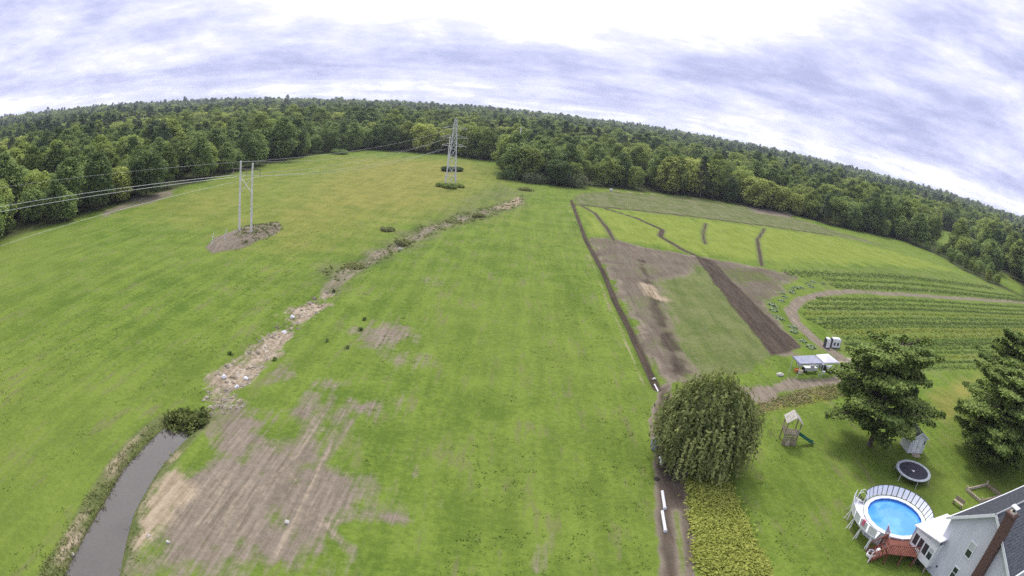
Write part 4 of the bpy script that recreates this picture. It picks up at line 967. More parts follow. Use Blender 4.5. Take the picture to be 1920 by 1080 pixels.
# ------------------------------------------------------------------ power lines
def wire(label, a, b, sag, r, name='power_line'):
    a = Vector(a); b = Vector(b); n = 26
    pts = []
    for i in range(n + 1):
        f = i / n; p = a.lerp(b, f); p.z -= sag * 4 * f * (1 - f); pts.append(p)
    o = MB().tube(pts, r, 5).build(name, WIRE)
    return tag(o, label, 'power line', 'power lines')
arm = lambda k: (pc[0] + hux * 3.3 * k, pc[1] + huy * 3.3 * k, 12.65)
dl = Vector((-0.63, -0.775, 0)); ds = Vector((-0.115, -0.993, 0))
e0 = Vector(arm(-1)); e1 = Vector(arm(0)); e2 = Vector(arm(1))
wire('upper of the two close pale power lines running out at the left', e0, e0 + dl * 150 + Vector((-1.5, 0, 1.4)), 0.9, 0.04)
wire('lower of the two close pale power lines running out at the left', e1, e1 + dl * 150 + Vector((3.5, -2.5, 0.6)), 0.9, 0.04)
wire('lowest single power line leaving the left picture edge', e2, Vector((-72.5, 3.0, 12.2)), 0.1, 0.018)
tA = Vector((PA[0], PA[1], 15.5)); tB = Vector((PB[0], PB[1], 15.1))
wire('thin shield wire above the left-hand power lines', tA, tA + dl * 150 + Vector((0, 0, 4.5)), 1.2, 0.014)
ca, sa_ = math.cos(R(10)), math.sin(R(10))
tip = lambda s, L, z: (TW[0] + s * L * ca, TW[1] + s * L * sa_, z)
wire('power line from the frame to the left middle tower arm', e0, tip(-1, 4.8, 15.9), 2.6, 0.024)
wire('power line from the frame to the left lower tower arm', e1, tip(-1, 4.2, 12.9), 2.9, 0.024)
wire('power line from the frame to the left upper tower arm', tA, tip(-1, 4.2, 19.1), 2.2, 0.02)
wire('power line from the frame to the right middle tower arm', e2, tip(1, 4.8, 15.9), 2.4, 0.024)
wire('power line from the left pole top towards the wooden pole', tA, (P2[0], P2[1], 14.7), 3.4, 0.02)

# ------------------------------------------------------------------ house
ho = thing('house', 'pale grey sided gable-end house with brick chimney at the lower right corner', 'house', (36.4, 22.85, 0), R(9))
W2, EZ, RZ, LEN = 4.2, 5.30, 8.10, 15.0
b = MB(); b.add([(0, -W2, -0.2), (0, W2, -0.2), (0, W2, EZ), (0, 0, RZ - 0.12), (0, -W2, EZ), (LEN, -W2, -0.2), (LEN, W2, -0.2), (LEN, W2, EZ), (LEN, 0, RZ - 0.12), (LEN, -W2, EZ)],
              [(0, 4, 3, 2, 1), (5, 6, 7, 8, 9), (1, 2, 7, 6), (0, 5, 9, 4)])
b.build('wall', SIDING, ho)
slope = (RZ - EZ) / W2
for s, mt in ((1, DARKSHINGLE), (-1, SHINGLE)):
    m = MB(); y1 = s * (W2 + 0.35)
    m.slab([(-0.28, 0, RZ + 0.02), (LEN + 0.3, 0, RZ + 0.02), (LEN + 0.3, y1, RZ + 0.02 - slope * (W2 + 0.35)), (-0.28, y1, RZ + 0.02 - slope * (W2 + 0.35))], 0.12)
    rf = m.build('roof', mt, ho)
    ez = RZ - slope * (W2 + 0.35)
    MB().bar((-0.33, s * 0.04, RZ - 0.03), (-0.33, y1, ez - 0.03), 0.06, 0.24).build('rake_board', WHITE, rf)
    MB().box(-0.35, LEN + 0.3, min(y1, y1 + s * 0.13), max(y1, y1 + s * 0.13), ez - 0.16, ez + 0.0).build('gutter', WHITE, rf)
    if s == 1: MB().tube([(-0.32, 0, RZ + 0.05), (LEN + 0.3, 0, RZ + 0.05)], 0.09, 6).build('ridge_cap', mat('ridge_cap', (0.36, 0.38, 0.38), 0.8), rf)
    # courses of shingles as thin raised strips
    for i in range(1, 22):
        f = i / 22.0; yy = s * (W2 + 0.35) * f; zz = RZ + 0.02 - slope * (W2 + 0.35) * f
        MB().bar((-0.25, yy, zz + 0.006), (LEN + 0.25, yy, zz + 0.006), 0.05, 0.012).build('shingle_course', mt, rf)
for s in (1, -1): MB().box(-0.03, 0.09, s * W2 - 0.06, s * W2 + 0.06, -0.1, EZ - 0.05).build('corner_board', WHITE, ho)
def window(par_, y0, y1, z0, z1, x=-0.02, blind=0.45):
    wnd = MB().box(x - 0.05, x + 0.02, y0 - 0.09, y1 + 0.09, z1, z1 + 0.10).box(x - 0.06, x + 0.02, y0 - 0.11, y1 + 0.11, z0 - 0.09, z0).box(x - 0.05, x + 0.02, y0 - 0.09, y0, z0, z1).box(x - 0.05, x + 0.02, y1, y1 + 0.09, z0, z1).build('window', WHITE, par_)
    zm = (z0 + z1) / 2
    MB().box(x - 0.012, x + 0.012, y0, y1, z0, zm).build('pane', GLASS, wnd)
    MB().box(x - 0.012, x + 0.012, y0, y1, zm, z1).build('pane', BLIND if blind else GLASS, wnd)
    MB().box(x - 0.03, x + 0.01, y0, y1, zm - 0.025, zm + 0.025).build('meeting_rail', WHITE, wnd)
window(ho, 0.40, 1.05, 3.65, 4.90); window(ho, 0.72, 1.28, 1.25, 2.28, blind=0)
MB().box(-0.08, 0.02, 3.0, 3.16, 0.9, 1.06).build('outdoor_tap', DARKGAP, ho)
# chimney
ch = MB().box(-0.78, -0.02, -1.95, -1.05, -0.2, 9.0).box(-0.86, 0.06, -2.03, -0.97, 9.0, 9.18).build('chimney', BRICK, ho)
MB().box(-0.62, -0.14, -1.78, -1.22, 9.18, 9.32).build('chimney_crown', CREAM, ch)
MB().tube([(-0.38, -1.5, 9.3), (-0.38, -1.5, 9.62)], 0.16, 10).build('flue', DARKGAP, ch)
MB().box(-0.70, -0.06, -1.86, -1.14, 9.62, 9.70).build('rain_cap', WHITE2, ch)
# porch
po = MB().box(-0.9, -0.82, 3.60, 6.72, 0.70, 1.36).box(-0.9, -0.82, 3.60, 6.72, 2.36, 2.78).box(-0.82, 3.5, 6.64, 6.72, 0.70, 2.70).box(-0.82, 0.0, 3.60, 3.68, 0.70, 2.9).build('porch', WHITE, ho)
MB().box(-0.80, 3.4, 3.72, 6.62, 0.62, 0.70).build('porch_floor', TIMBER, po)
m = MB(); m.slab([(-1.12, 3.50, 3.52), (3.8, 3.50, 3.52), (3.8, 7.05, 2.93), (-1.12, 7.05, 2.93)], 0.10); m.build('porch_roof', mat('porch_roof_metal', (0.80, 0.79, 0.83), 0.4, 0.5, var=0.08), po)
m = MB(); m.add([(-0.86, 3.6, 2.78), (-0.86, 6.72, 2.78), (-0.86, 6.72, 2.86), (-0.86, 3.6, 3.38), (-0.80, 3.6, 2.78), (-0.80, 6.72, 2.78), (-0.80, 6.72, 2.86), (-0.80, 3.6, 3.38)], [(0, 3, 2, 1), (4, 5, 6, 7), (2, 3, 7, 6)]); m.build('porch_gable', SIDING, po)
ys = [3.66, 4.40, 5.16, 5.92, 6.66]
for i in range(4):
    y0, y1 = ys[i] + 0.07, ys[i + 1] - 0.07
    MB().box(-0.87, -0.84, y0, y1, 1.36, 2.36).build('porch_window', GLASS, po)
    MB().box(-0.875, -0.84, y0, y1, 1.95, 2.36).build('window_shade', BLIND, po) if i == 0 else None
for y in ys: MB().box(-0.92, -0.80, y - 0.07, y + 0.07, 1.36, 2.36).build('mullion', WHITE, po)
for y in (3.75, 5.2, 6.6):
    MB().box(-0.86, -0.72, y - 0.07, y + 0.07, -0.2, 0.70).build('porch_post', TIMBER, po)
MB().box(-1.0, -0.92, 6.74, 6.86, -0.1, 2.9).build('downspout', PALETIMBER, po)
m = MB()
for i in range(12): m.bar((-0.80, 3.8 + i * 0.24, 0.0), (-0.80, 4.0 + i * 0.24, 0.66), 0.03)
m.build('lattice_skirt', DARKGAP, po)

# ------------------------------------------------------------------ pool
PCX, PCY = 34.85, 33.2
pool = thing('swimming_pool', 'round above-ground pool with bright blue water and white rim', 'pool', (PCX, PCY, 0))
MB().annulus(3.28, 3.36, -0.1, 1.24, n=40).build('pool_wall', WHITE2, pool)
MB().annulus(3.02, 3.46, 1.24, 1.31, n=20).build('top_rail', WHITE, pool)
LINER = mat('pool_liner', (0.10, 0.36, 0.80), 0.5, 0.3, var=0.12, scale=1.2)
MB().annulus(3.22, 3.275, 0.06, 1.23, n=40).disc(3.24, 0.08, 40).build('liner', LINER, pool)
def pool_water():
    m = bpy.data.materials.new('pool_water'); m.use_nodes = True; t = NT(m.node_tree); t.n.clear()
    pos = t.new('ShaderNodeNewGeometry').outputs['Position']
    b = t.new('ShaderNodeBsdfPrincipled'); t.put(b.inputs['Base Color'], t.mix(t.step(t.noise(pos, 0.55, 4), 0.35, 0.65), (0.075, 0.31, 0.76), (0.13, 0.40, 0.84)))
    b.inputs['Roughness'].default_value = 0.05
    bp = t.new('ShaderNodeBump'); bp.inputs['Strength'].default_value = 0.12; bp.inputs['Distance'].default_value = 0.05
    t.put(bp.inputs['Height'], t.noise(pos, 3.0, 3)); t.l.new(bp.outputs[0], b.inputs['Normal'])
    o = t.new('ShaderNodeOutputMaterial'); t.l.new(b.outputs[0], o.inputs[0]); return m
MB().disc(3.215, 1.02, 48).build('water', pool_water(), pool)
for i in range(16):
    a = i * math.pi / 8 + 0.1; c, s = math.cos(a), math.sin(a)
    MB().box(3.35, 3.45, -0.09, 0.09, -0.1, 1.25, a).build('upright', WHITE, pool)
# fence panels on the far side
FN = 17
for i in range(FN):
    a0 = R(-38) + (R(126) - R(-38)) * i / FN; a1 = R(-38) + (R(126) - R(-38)) * (i + 1) / FN - 0.030
    m = MB(); rI, rO = 3.50, 3.86
    vs = []
    for (rr, z) in ((rI, 1.36), (rI + 0.03, 1.33), (rO + 0.03, 2.14), (rO, 2.17)):
        for a in (a0, a1): vs.append((rr * math.cos(a), rr * math.sin(a), z))
    m.add(vs, [(0, 1, 7, 6), (2, 4, 5, 3), (0, 2, 3, 1), (6, 7, 5, 4), (0, 6, 4, 2), (1, 3, 5, 7)])
    m.build('fence_panel', WHITE, pool)
    am = a1 + 0.015
    MB().bar((3.48 * math.cos(am), 3.48 * math.sin(am), 1.25), (3.90 * math.cos(am), 3.90 * math.sin(am), 2.2), 0.035).build('fence_post', DARKGAP, pool)
MB().annulus(3.86, 3.93, 2.15, 2.20, R(-38), R(126), 34).build('fence_rail', DARKGAP, pool)
# white walk-around deck on the left
D0, D1 = R(128), R(214)
MB().annulus(3.48, 4.62, 1.14, 1.22, D0, D1, 16).build('side_deck', WHITE2, pool)
FN = 6
for i in range(FN):
    a0 = D0 + (D1 - D0) * i / FN + 0.02; a1 = D0 + (D1 - D0) * (i + 1) / FN - 0.02
    m = MB(); vs = []
    for (rr, z) in ((4.60, 1.25), (4.64, 1.25), (4.76, 2.02), (4.72, 2.02)):
        for a in (a0, a1): vs.append((rr * math.cos(a), rr * math.sin(a), z))
    m.add(vs, [(0, 1, 7, 6), (2, 4, 5, 3), (0, 2, 3, 1), (6, 7, 5, 4), (0, 6, 4, 2), (1, 3, 5, 7)]); m.build('deck_fence_panel', WHITE2, pool)
for i in range(5):
    a = D0 + (D1 - D0) * (i + 0.3) / 4.6
    MB().bar((4.5 * math.cos(a), 4.5 * math.sin(a), -0.1), (4.5 * math.cos(a), 4.5 * math.sin(a), 1.14), 0.10).build('deck_leg', WHITE, pool)
    MB().bar((4.9 * math.cos(a), 4.9 * math.sin(a), -0.05), (4.55 * math.cos(a), 4.55 * math.sin(a), 1.0), 0.06).build('deck_strut', WHITE, pool)
# ladder and gate
la = R(133); lx, ly = math.cos(la), math.sin(la)
ld_ = thing('pool_ladder', 'white pool ladder with dark treads at the left of the rim', 'ladder', (PCX + 3.9 * lx, PCY + 3.9 * ly, 1.22), la)
for s in (-1, 1): MB().tube([(-0.35, s * 0.28, 0.0), (-0.30, s * 0.28, 0.95), (0.15, s * 0.28, 1.15), (0.45, s * 0.28, 0.9), (0.5, s * 0.28, 0.0)], 0.035, 7).build('rail', WHITE, ld_)
for k in range(4): MB().box(-0.42 + 0.24 * k, -0.25 + 0.24 * k, -0.26, 0.26, 0.16 + 0.10 * k, 0.21 + 0.10 * k).build('tread', BLACK, ld_)
tw_ = thing('towel', 'small pink towel hung over the white deck fence', 'towel', (PCX + 4.70 * math.cos(R(192)), PCY + 4.70 * math.sin(R(192)), 1.6), R(192))
MB().box(0.06, 0.10, -0.16, 0.16, -0.05, 0.47).box(-0.06, -0.02, -0.16, 0.16, 0.12, 0.47).box(-0.06, 0.10, -0.16, 0.16, 0.44, 0.48).build('cloth', PINK, tw_)
# filter and hose under the deck
pf = thing('pool_filter', 'white pool filter with coiled hose below the deck', 'pool filter', (PCX - 3.6, PCY - 3.5, gz(PCX - 3.6, PCY - 3.5)))
MB().tube([(0, 0, 0), (0, 0, 0.45), (0, 0, 0.75), (0, 0, 0.85)], [0.24, 0.27, 0.2, 0.06], 12).build('tank', WHITE, pf)
MB().box(0.35, 0.75, -0.15, 0.15, 0.0, 0.3).build('pump', BLACK, pf)
MB().tube([(-0.55 + 0.42 * math.cos(t * 0.5) , 0.1 + 0.42 * math.sin(t * 0.5), 0.06 + 0.012 * t) for t in range(30)], 0.05, 6).build('hose', WHITE2, pf)

# red deck with steps
dk = thing('wooden_deck', 'red-brown wooden deck with steps between the pool and the porch', 'deck', (32.9, 29.5, 0), R(-20))
for i in range(13): MB().box(-1.1, 2.0, -1.45 + i * 0.215, -1.45 + i * 0.215 + 0.195, 1.06, 1.12).build('board', REDDECK, dk)
for x in (-1.0, 0.5, 1.9):
    for y in (-1.35, 1.2): MB().box(x - 0.06, x + 0.06, y - 0.06, y + 0.06, -0.2, 1.06).build('post', REDDECK, dk)
for k in range(5):
    MB().box(-1.38 - 0.27 * k, -1.12 - 0.27 * k, -1.25, 0.15, 0.86 - 0.2 * k, 0.90 - 0.2 * k).build('step', REDDECK, dk)
for y in (-1.28, 0.18): MB().bar((-1.08, y, 1.0), (-2.6, y, -0.05), 0.05, 0.22).build('stringer', REDDECK, dk)
def rail(p0, p1, z0, z1, n):
    m = MB().bar((p0[0], p0[1], z0 + 0.9), (p1[0], p1[1], z1 + 0.9), 0.08, 0.06).build('handrail', REDDECK, dk)
    for i in range(n + 1):
        f = i / n; x = p0[0] + (p1[0] - p0[0]) * f; y = p0[1] + (p1[1] - p0[1]) * f; z = z0 + (z1 - z0) * f
        MB().box(x - 0.025, x + 0.025, y - 0.025, y + 0.025, z, z + 0.88).build('baluster', REDDECK, m)
rail((-1.05, 0.3), (-1.05, 1.3), 1.1, 1.1, 5); rail((-1.05, -1.4), (1.9, -1.4), 1.1, 1.1, 14); rail((-1.15, 0.24), (-2.5, 0.24), 1.0, 0.0, 6); rail((-1.15, -1.34), (-2.5, -1.34), 1.0, 0.0, 6)
MB().bar((-1.05, 0.35, 1.1), (-1.05, 0.35, 2.2), 0.08).build('newel_post', WHITE, dk); MB().bar((-1.05, 1.35, 1.1), (-1.05, 1.35, 2.2), 0.08).build('newel_post', WHITE, dk)
MB().bar((-2.55, 0.3, -0.2), (-2.55, 0.3, 1.1), 0.08).build('newel_post', WHITE, dk); MB().bar((-2.55, -1.4, -0.2), (-2.55, -1.4, 1.1), 0.08).build('newel_post', WHITE, dk)

# ------------------------------------------------------------------ trampoline
tp = thing('trampoline', 'round black trampoline with white padded ring on the lawn', 'trampoline', (42.74, 41.13, gz(42.74, 41.13)), 0.2)
MB().disc(1.92, 0.80, 40).annulus(1.88, 1.93, 0.78, 0.805, n=40).build('mat', mat('trampoline_mat', (0.045, 0.045, 0.062), 0.7, 0.2, var=0.2), tp)
MB().annulus(1.90, 2.27, 0.82, 0.87, n=40).build('pad', mat('trampoline_pad', (0.50, 0.54, 0.57), 0.5, 0.4, var=0.2), tp)
MB().tube([(2.24 * math.cos(i * math.pi / 20), 2.24 * math.sin(i * math.pi / 20), 0.79) for i in range(41)], 0.04, 6, False).build('frame', DARKGAP, tp)
for i in range(6):
    a = i * math.pi / 3; c, s = math.cos(a), math.sin(a)
    MB().tube([(2.24 * c, 2.24 * s, 0.78), (2.30 * c, 2.30 * s, -0.1)], 0.035, 6).build('leg', STEEL, tp)
m = MB(); m.add([(-0.20, -0.22, 0.812), (0.26, -0.04, 0.812), (-0.14, 0.24, 0.812)], [(0, 1, 2)]); m.build('logo', WHITE, tp)

# ------------------------------------------------------------------ garden shed
sh = thing('garden_shed', 'small white garden shed with dark roof and ramp on the lawn', 'shed', (45.37, 46.12, 0), R(-8))
SWd, SD, SHh, SR = 2.4, 2.35, 2.0, 2.7
b = MB(); b.add([(0, 0, -0.1), (SWd, 0, -0.1), (SWd, 0, SHh), (SWd / 2, 0, SR), (0, 0, SHh), (0, SD, -0.1), (SWd, SD, -0.1), (SWd, SD, SHh), (SWd / 2, SD, SR), (0, SD, SHh)], [(0, 1, 2, 3, 4), (6, 5, 9, 8, 7), (0, 4, 9, 5), (1, 6, 7, 2)])
b.build('wall', SHEDSIDING, sh)
sl = (SR - SHh) / (SWd / 2)
for s in (-1, 1):
    x1 = SWd / 2 + s * (SWd / 2 + 0.2); z1 = SR + 0.05 - sl * (SWd / 2 + 0.2)
    m = MB(); m.slab([(SWd / 2, -0.2, SR + 0.05), (SWd / 2, SD + 0.2, SR + 0.05), (x1, SD + 0.2, z1), (x1, -0.2, z1)], 0.07); rf = m.build('roof', DARKSHINGLE, sh)
    MB().bar((SWd / 2, -0.22, SR), (x1, -0.22, z1 - 0.03), 0.04, 0.12).build('rake_board', WHITE, rf)
dr = MB().box(0.55, 1.85, -0.05, -0.01, 0.05, 1.8).build('door', WHITE, sh)
MB().box(1.18, 1.22, -0.06, -0.045, 0.05, 1.8).build('door_gap', DARKGAP, dr); MB().box(1.28, 1.33, -0.10, -0.05, 0.9, 1.05).build('handle', BLACK, dr)
wn = MB().box(1.98, 2.28, -0.04, -0.005, 1.15, 1.75).build('window', WHITE, sh); MB().box(2.02, 2.24, -0.05, -0.035, 1.2, 1.7).build('pane', GLASS, wn)
m = MB(); m.slab([(0.6, -0.02, 0.12), (1.8, -0.02, 0.12), (1.8, -0.95, 0.02), (0.6, -0.95, 0.02)], 0.08); m.build('ramp', PALETIMBER, sh)

# ------------------------------------------------------------------ play tower with slide
pt = thing('play_tower', 'wooden play tower with tan roof and green slide on the lawn', 'play set', (29.75, 49.3, gz(29.75, 49.3)), R(-12))
for x in (-0.75, 0.75):
    for y in (-0.75, 0.75): MB().box(x - 0.06, x + 0.06, y - 0.06, y + 0.06, -0.2, 2.55).build('post', TIMBER, pt)
for i in range(7): MB().box(-0.8, 0.8, -0.8 + 0.229 * i, -0.8 + 0.229 * i + 0.21, 1.15, 1.2).build('floor_board', TIMBER, pt)
for k in range(3):
    MB().box(-0.8, 0.8, -0.84, -0.80, 1.3 + k * 0.24, 1.48 + k * 0.24).build('side_board', PALETIMBER, pt)
    MB().box(-0.84, -0.80, -0.8, 0.8, 1.3 + k * 0.24, 1.48 + k * 0.24).build('side_board', TIMBER, pt)
for k in range(4): MB().box(-0.8, 0.8, -0.83, -0.80, 0.05 + k * 0.26, 0.26 + k * 0.26).build('lower_board', TIMBER, pt)
MB().box(-0.45, 0.05, -0.95, -0.83, 0.05, 0.55).build('sandbox_seat', PALETIMBER, pt)
ROOFT = mat('faded_roof_board', (0.47, 0.44, 0.40), 0.8, 0.2, var=0.4, scale=3)
for s in (-1, 1):
    for k in range(5):
        f0, f1 = k / 5, (k + 0.92) / 5
        m = MB(); q = lambda f: (s * 0.98 * f, 3.35 - 0.78 * f)
        (xa, za), (xb, zb) = q(f0), q(f1)
        m.slab([(xa, -0.98, za), (xb, -0.98, zb), (xb, 0.98, zb), (xa, 0.98, za)], 0.04); m.build('roof_board', ROOFT, pt)
m = MB(); n = 10
for i in range(n):
    f0, f1 = i / n, (i + 1) / n
    p = lambda f: (0.82 + 2.3 * f, 1.25 - 1.12 * (f ** 0.9) + (0.10 * max(0, f - 0.8) / 0.2))
    (xa, za), (xb, zb) = p(f0), p(f1)
    m.slab([(xa, -0.24, za), (xb, -0.24, zb), (xb, 0.24, zb), (xa, 0.24, za)], 0.03)
    for y in (-0.25, 0.25): m.bar((xa, y, za + 0.08), (xb, y, zb + 0.08), 0.04, 0.2)
m.build('slide', GREENPLASTIC, pt)

# ------------------------------------------------------------------ timber frame on the lawn by the house
gb = thing('raised_bed', 'old weathered timber bed frame lying on the lawn behind the house', 'raised bed', (49.4, 37.3, 0), 0)
z0 = gz(50, 36)
for a, b_ in (((0.0, 0.0), (0.55, -2.6)), ((0.0, 0.0), (4.2, 0.3)), ((0.55, -2.6), (4.9, -2.3)), ((4.2, 0.3), (4.9, -2.3))): MB().bar((a[0], a[1], z0 + 0.2), (b_[0], b_[1], z0 + 0.2), 0.16, 0.3).build('plank', TIMBER if a[0] > 0.1 else PALETIMBER, gb)
for a in ((0, 0), (0.55, -2.6), (4.2, 0.3)): MB().box(a[0] - 0.09, a[0] + 0.09, a[1] - 0.09, a[1] + 0.09, -0.2, z0 + 0.65).build('corner_post', PALETIMBER, gb)
ck = thing('garden_bench', 'small broken pale bench by the back corner of the house', 'bench', (45.9, 34.9, gz(45.9, 34.9)), R(-70))
MB().box(-0.7, 0.7, -0.2, 0.2, 0.42, 0.48).build('seat', PALETIMBER, ck)
for x in (-0.6, 0.6): MB().box(x - 0.05, x + 0.05, -0.18, 0.18, -0.1, 0.42).build('leg', TIMBER, ck)
MB().box(-0.7, 0.7, 0.2, 0.25, 0.5, 0.9).build('backrest', TIMBER, ck)

# ------------------------------------------------------------------ tent stall on the farm lane
def tent(name, label, corners, zf, zb, m_, frame_z=0.0):
    cx_ = sum(c[0] for c in corners) / 4; cy_ = sum(c[1] for c in corners) / 4
    o = thing(name, label, 'canopy', (cx_, cy_, gz(cx_, cy_)), 0)
    q = [(c[0] - cx_, c[1] - cy_, z) for c, z in zip(corners, (zf, zf, zb, zb))]
    top = (0, 0, max(zf, zb) + frame_z)
    if frame_z > 0:
        m = MB()
        for i in range(4): m.slab([q[i], q[(i + 1) % 4], top], 0.03)
        m.build('roof', m_, o)
    else: MB().slab(q, 0.05).build('roof', m_, o)
    for i, p in enumerate(q):
        MB().bar((p[0] * 0.96, p[1] * 0.96, -0.2), (p[0] * 0.96, p[1] * 0.96, p[2] - 0.03), 0.06).build('post', STEEL, o)
        r2 = q[(i + 1) % 4]; MB().bar((p[0], p[1], p[2] - 0.10), (r2[0], r2[1], r2[2] - 0.10), 0.04, 0.14).build('valance', m_, o)
    return o
SOLAR = TARP
tent('grey_canopy', 'flat lavender-grey canopy roof on posts, left half of the stall', [(38.48, 66.53), (42.59, 67.27), (41.71, 68.78), (37.68, 67.77)], 2.1, 2.6, TARP)
tent('white_canopy', 'white canopy roof on posts, right half of the stall', [(42.81, 67.18), (45.66, 67.73), (44.75, 69.88), (42.17, 69.09)], 2.15, 2.5, WHITETARP, 0.25)
def table(label, at, rz, L=1.8, W=0.75, top=WHITE2, cloth=False):
    o = thing('folding_table', label, 'table', (at[0], at[1], gz(*at)), rz)
    MB().box(-L / 2, L / 2, -W / 2, W / 2, 0.72, 0.76).build('tabletop', top, o)
    for x in (-L / 2 + 0.15, L / 2 - 0.15):
        for y in (-W / 2 + 0.1, W / 2 - 0.1): MB().bar((x, y, -0.1), (x, y, 0.72), 0.04).build('leg', DARKGAP, o)
    if cloth: MB().box(-L / 2 - 0.01, L / 2 + 0.01, -W / 2 - 0.02, -W / 2 - 0.005, 0.35, 0.775).build('cloth', top, o)
    return o
table('folding table with white cloth under the grey canopy', (41.68, 68.91), R(5), 2.2, 0.8, WHITE2, True)
table('dark folding table beside the orange crate under the grey canopy', (40.20, 69.65), R(80), 1.6, 0.7, DARKGAP)
table('small white folding table under the white canopy', (44.57, 70.57), R(12), 1.3, 0.7, WHITE2)
def crate(label, at, rz, sx, sy, sz, m_, z=0.0, name='crate'):
    o = thing(name, label, 'crate', (at[0], at[1], gz(*at) + z), rz)
    MB().box(-sx / 2, sx / 2, -sy / 2, sy / 2, 0.0, 0.05).build('base', m_, o)
    for s in (-1, 1):
        MB().box(-sx / 2, sx / 2, s * sy / 2 - 0.02, s * sy / 2 + 0.02, 0.05, sz).build('side', m_, o)
        MB().box(s * sx / 2 - 0.02, s * sx / 2 + 0.02, -sy / 2 + 0.021, sy / 2 - 0.021, 0.05, sz).build('side', m_, o)
    MB().box(-sx / 2 + 0.03, sx / 2 - 0.03, -sy / 2 + 0.03, sy / 2 - 0.03, sz * 0.6, sz * 0.75).build('contents', m_, o)
    return o
crate('orange crate at the left front of the stall', (39.48, 68.65), 0.2, 0.8, 0.55, 0.45, ORANGE)
crate('cream crate right of the orange crate', (39.88, 68.15), 0.5, 0.5, 0.4, 0.5, CREAM)
crate('white crate on the cloth-covered stall table', (41.98, 68.94), 0.1, 0.6, 0.4, 0.3, WHITE2, 0.78)
crate('black bin below the grey canopy edge', (40.90, 69.00), 0.3, 0.7, 0.5, 0.6, BLACK)
crate('blue bin on the ground under the grey canopy', (42.95, 69.62), 0.0, 0.7, 0.5, 0.5, BLUEBOX)
crate('large white crate at the join of the two canopies', (44.77, 71.37), 0.2, 1.1, 0.8, 1.3, WHITE2)
crate('black bin between the white crate and the cart', (44.77, 69.83), 0.6, 0.6, 0.5, 0.7, BLACK)
crate('cream crate right of the white canopy', (49.31, 72.53), 0.3, 1.0, 0.6, 0.4, CREAM)
crate('white crate on the grass right of the cart', (48.36, 70.23), 0.1, 0.5, 0.4, 0.5, WHITE)
crate('tilted cream box highest in the heap right of the stall', (51.40, 73.61), 0.7, 0.7, 0.6, 0.6, CREAM)
crate('pale box in the middle of the heap right of the stall', (50.31, 72.24), 0.2, 0.7, 0.5, 0.5, CREAM)
crate('long white tray lowest in the heap right of the stall', (49.80, 70.58), 0.05, 1.1, 0.5, 0.3, WHITE)
crate('white tray beside the long tray at the pine', (50.92, 70.89), -0.3, 0.9, 0.4, 0.3, WHITE2)
crate('black bin behind the trays at the pine', (51.07, 71.51), 0.0, 0.7, 0.5, 0.5, BLACK)
# hand cart
ct = thing('hand_cart', 'white and black wheeled cart in front of the white canopy', 'cart', (*(45.60, 69.35), gz(*(45.60, 69.35))), R(15))
MB().box(-0.7, 0.7, -0.4, 0.4, 0.5, 0.58).box(-0.7, 0.7, -0.42, -0.38, 0.5, 0.85).box(-0.7, 0.7, 0.38, 0.42, 0.5, 0.85).box(-0.72, -0.68, -0.4, 0.4, 0.5, 0.85).build('tray', WHITE2, ct)
for x in (-0.45, 0.45):
    for y in (-0.5, 0.5):
        wl = MB().tube([(x, y - 0.05, 0.33), (x, y + 0.05, 0.33)], 0.33, 14).build('wheel', BLACK, ct)
        MB().tube([(x, y - 0.06, 0.33), (x, y + 0.06, 0.33)], 0.18, 10).build('rim', WHITE2, wl)
MB().tube([(0.7, 0, 0.55), (1.4, 0, 1.0)], 0.03, 6).build('handle', STEEL, ct)
bk_ = thing('bucket', 'white bucket standing in front of the hand cart', 'bucket', (*(43.97, 68.43), gz(*(43.97, 68.43))))
MB().tube([(0, 0, 0), (0, 0, 0.4)], [0.16, 0.2], 12).build('pail', WHITE, bk_); MB().tube([(0.2 * math.cos(t), 0, 0.4 + 0.12 * math.sin(t)) for t in np.linspace(0, math.pi, 9)], 0.01, 4).build('bail', STEEL, bk_)
# totes
for i, (p, wdt, lab) in enumerate([((50.19, 79.59), 0.75, 'narrow white water tote, left of the pair beyond the stall'), ((52.01, 79.90), 1.6, 'wide white water tote with two dark openings beyond the stall')]):
    o = thing('water_tote', lab, 'tank', (p[0], p[1], gz(*p)), R(-3), 'white totes by the crop rows')
    m = MB().box(-wdt / 2, wdt / 2, -0.5, 0.5, 0.15, 1.45).box(-wdt / 2 + 0.1, wdt / 2 - 0.1, -0.4, 0.4, 1.45, 1.6).build('tank', WHITE, o)
    MB().box(-wdt / 2 - 0.06, wdt / 2 + 0.06, -0.55, 0.55, -0.05, 0.15).build('pallet', DARKGAP, o)
    for x in ((-0.35, 0.35) if i else (0.0,)):
        MB().box(x - 0.17, x + 0.17, -0.53, -0.50, 0.5, 1.0).build('opening' if i else 'label_plate', DARKGAP if i else WHITE2, o)
    for x in (-wdt / 2 - 0.03, wdt / 2 + 0.03): MB().box(x - 0.03, x + 0.03, -0.5, 0.5, 0.15, 1.5).build('frame_bar', DARKGAP, o)
rk = thing('fabric_heap', 'small pale lump on the grass left of the stall', 'stone', (*(35.99, 66.99), gz(*(35.99, 66.99))))
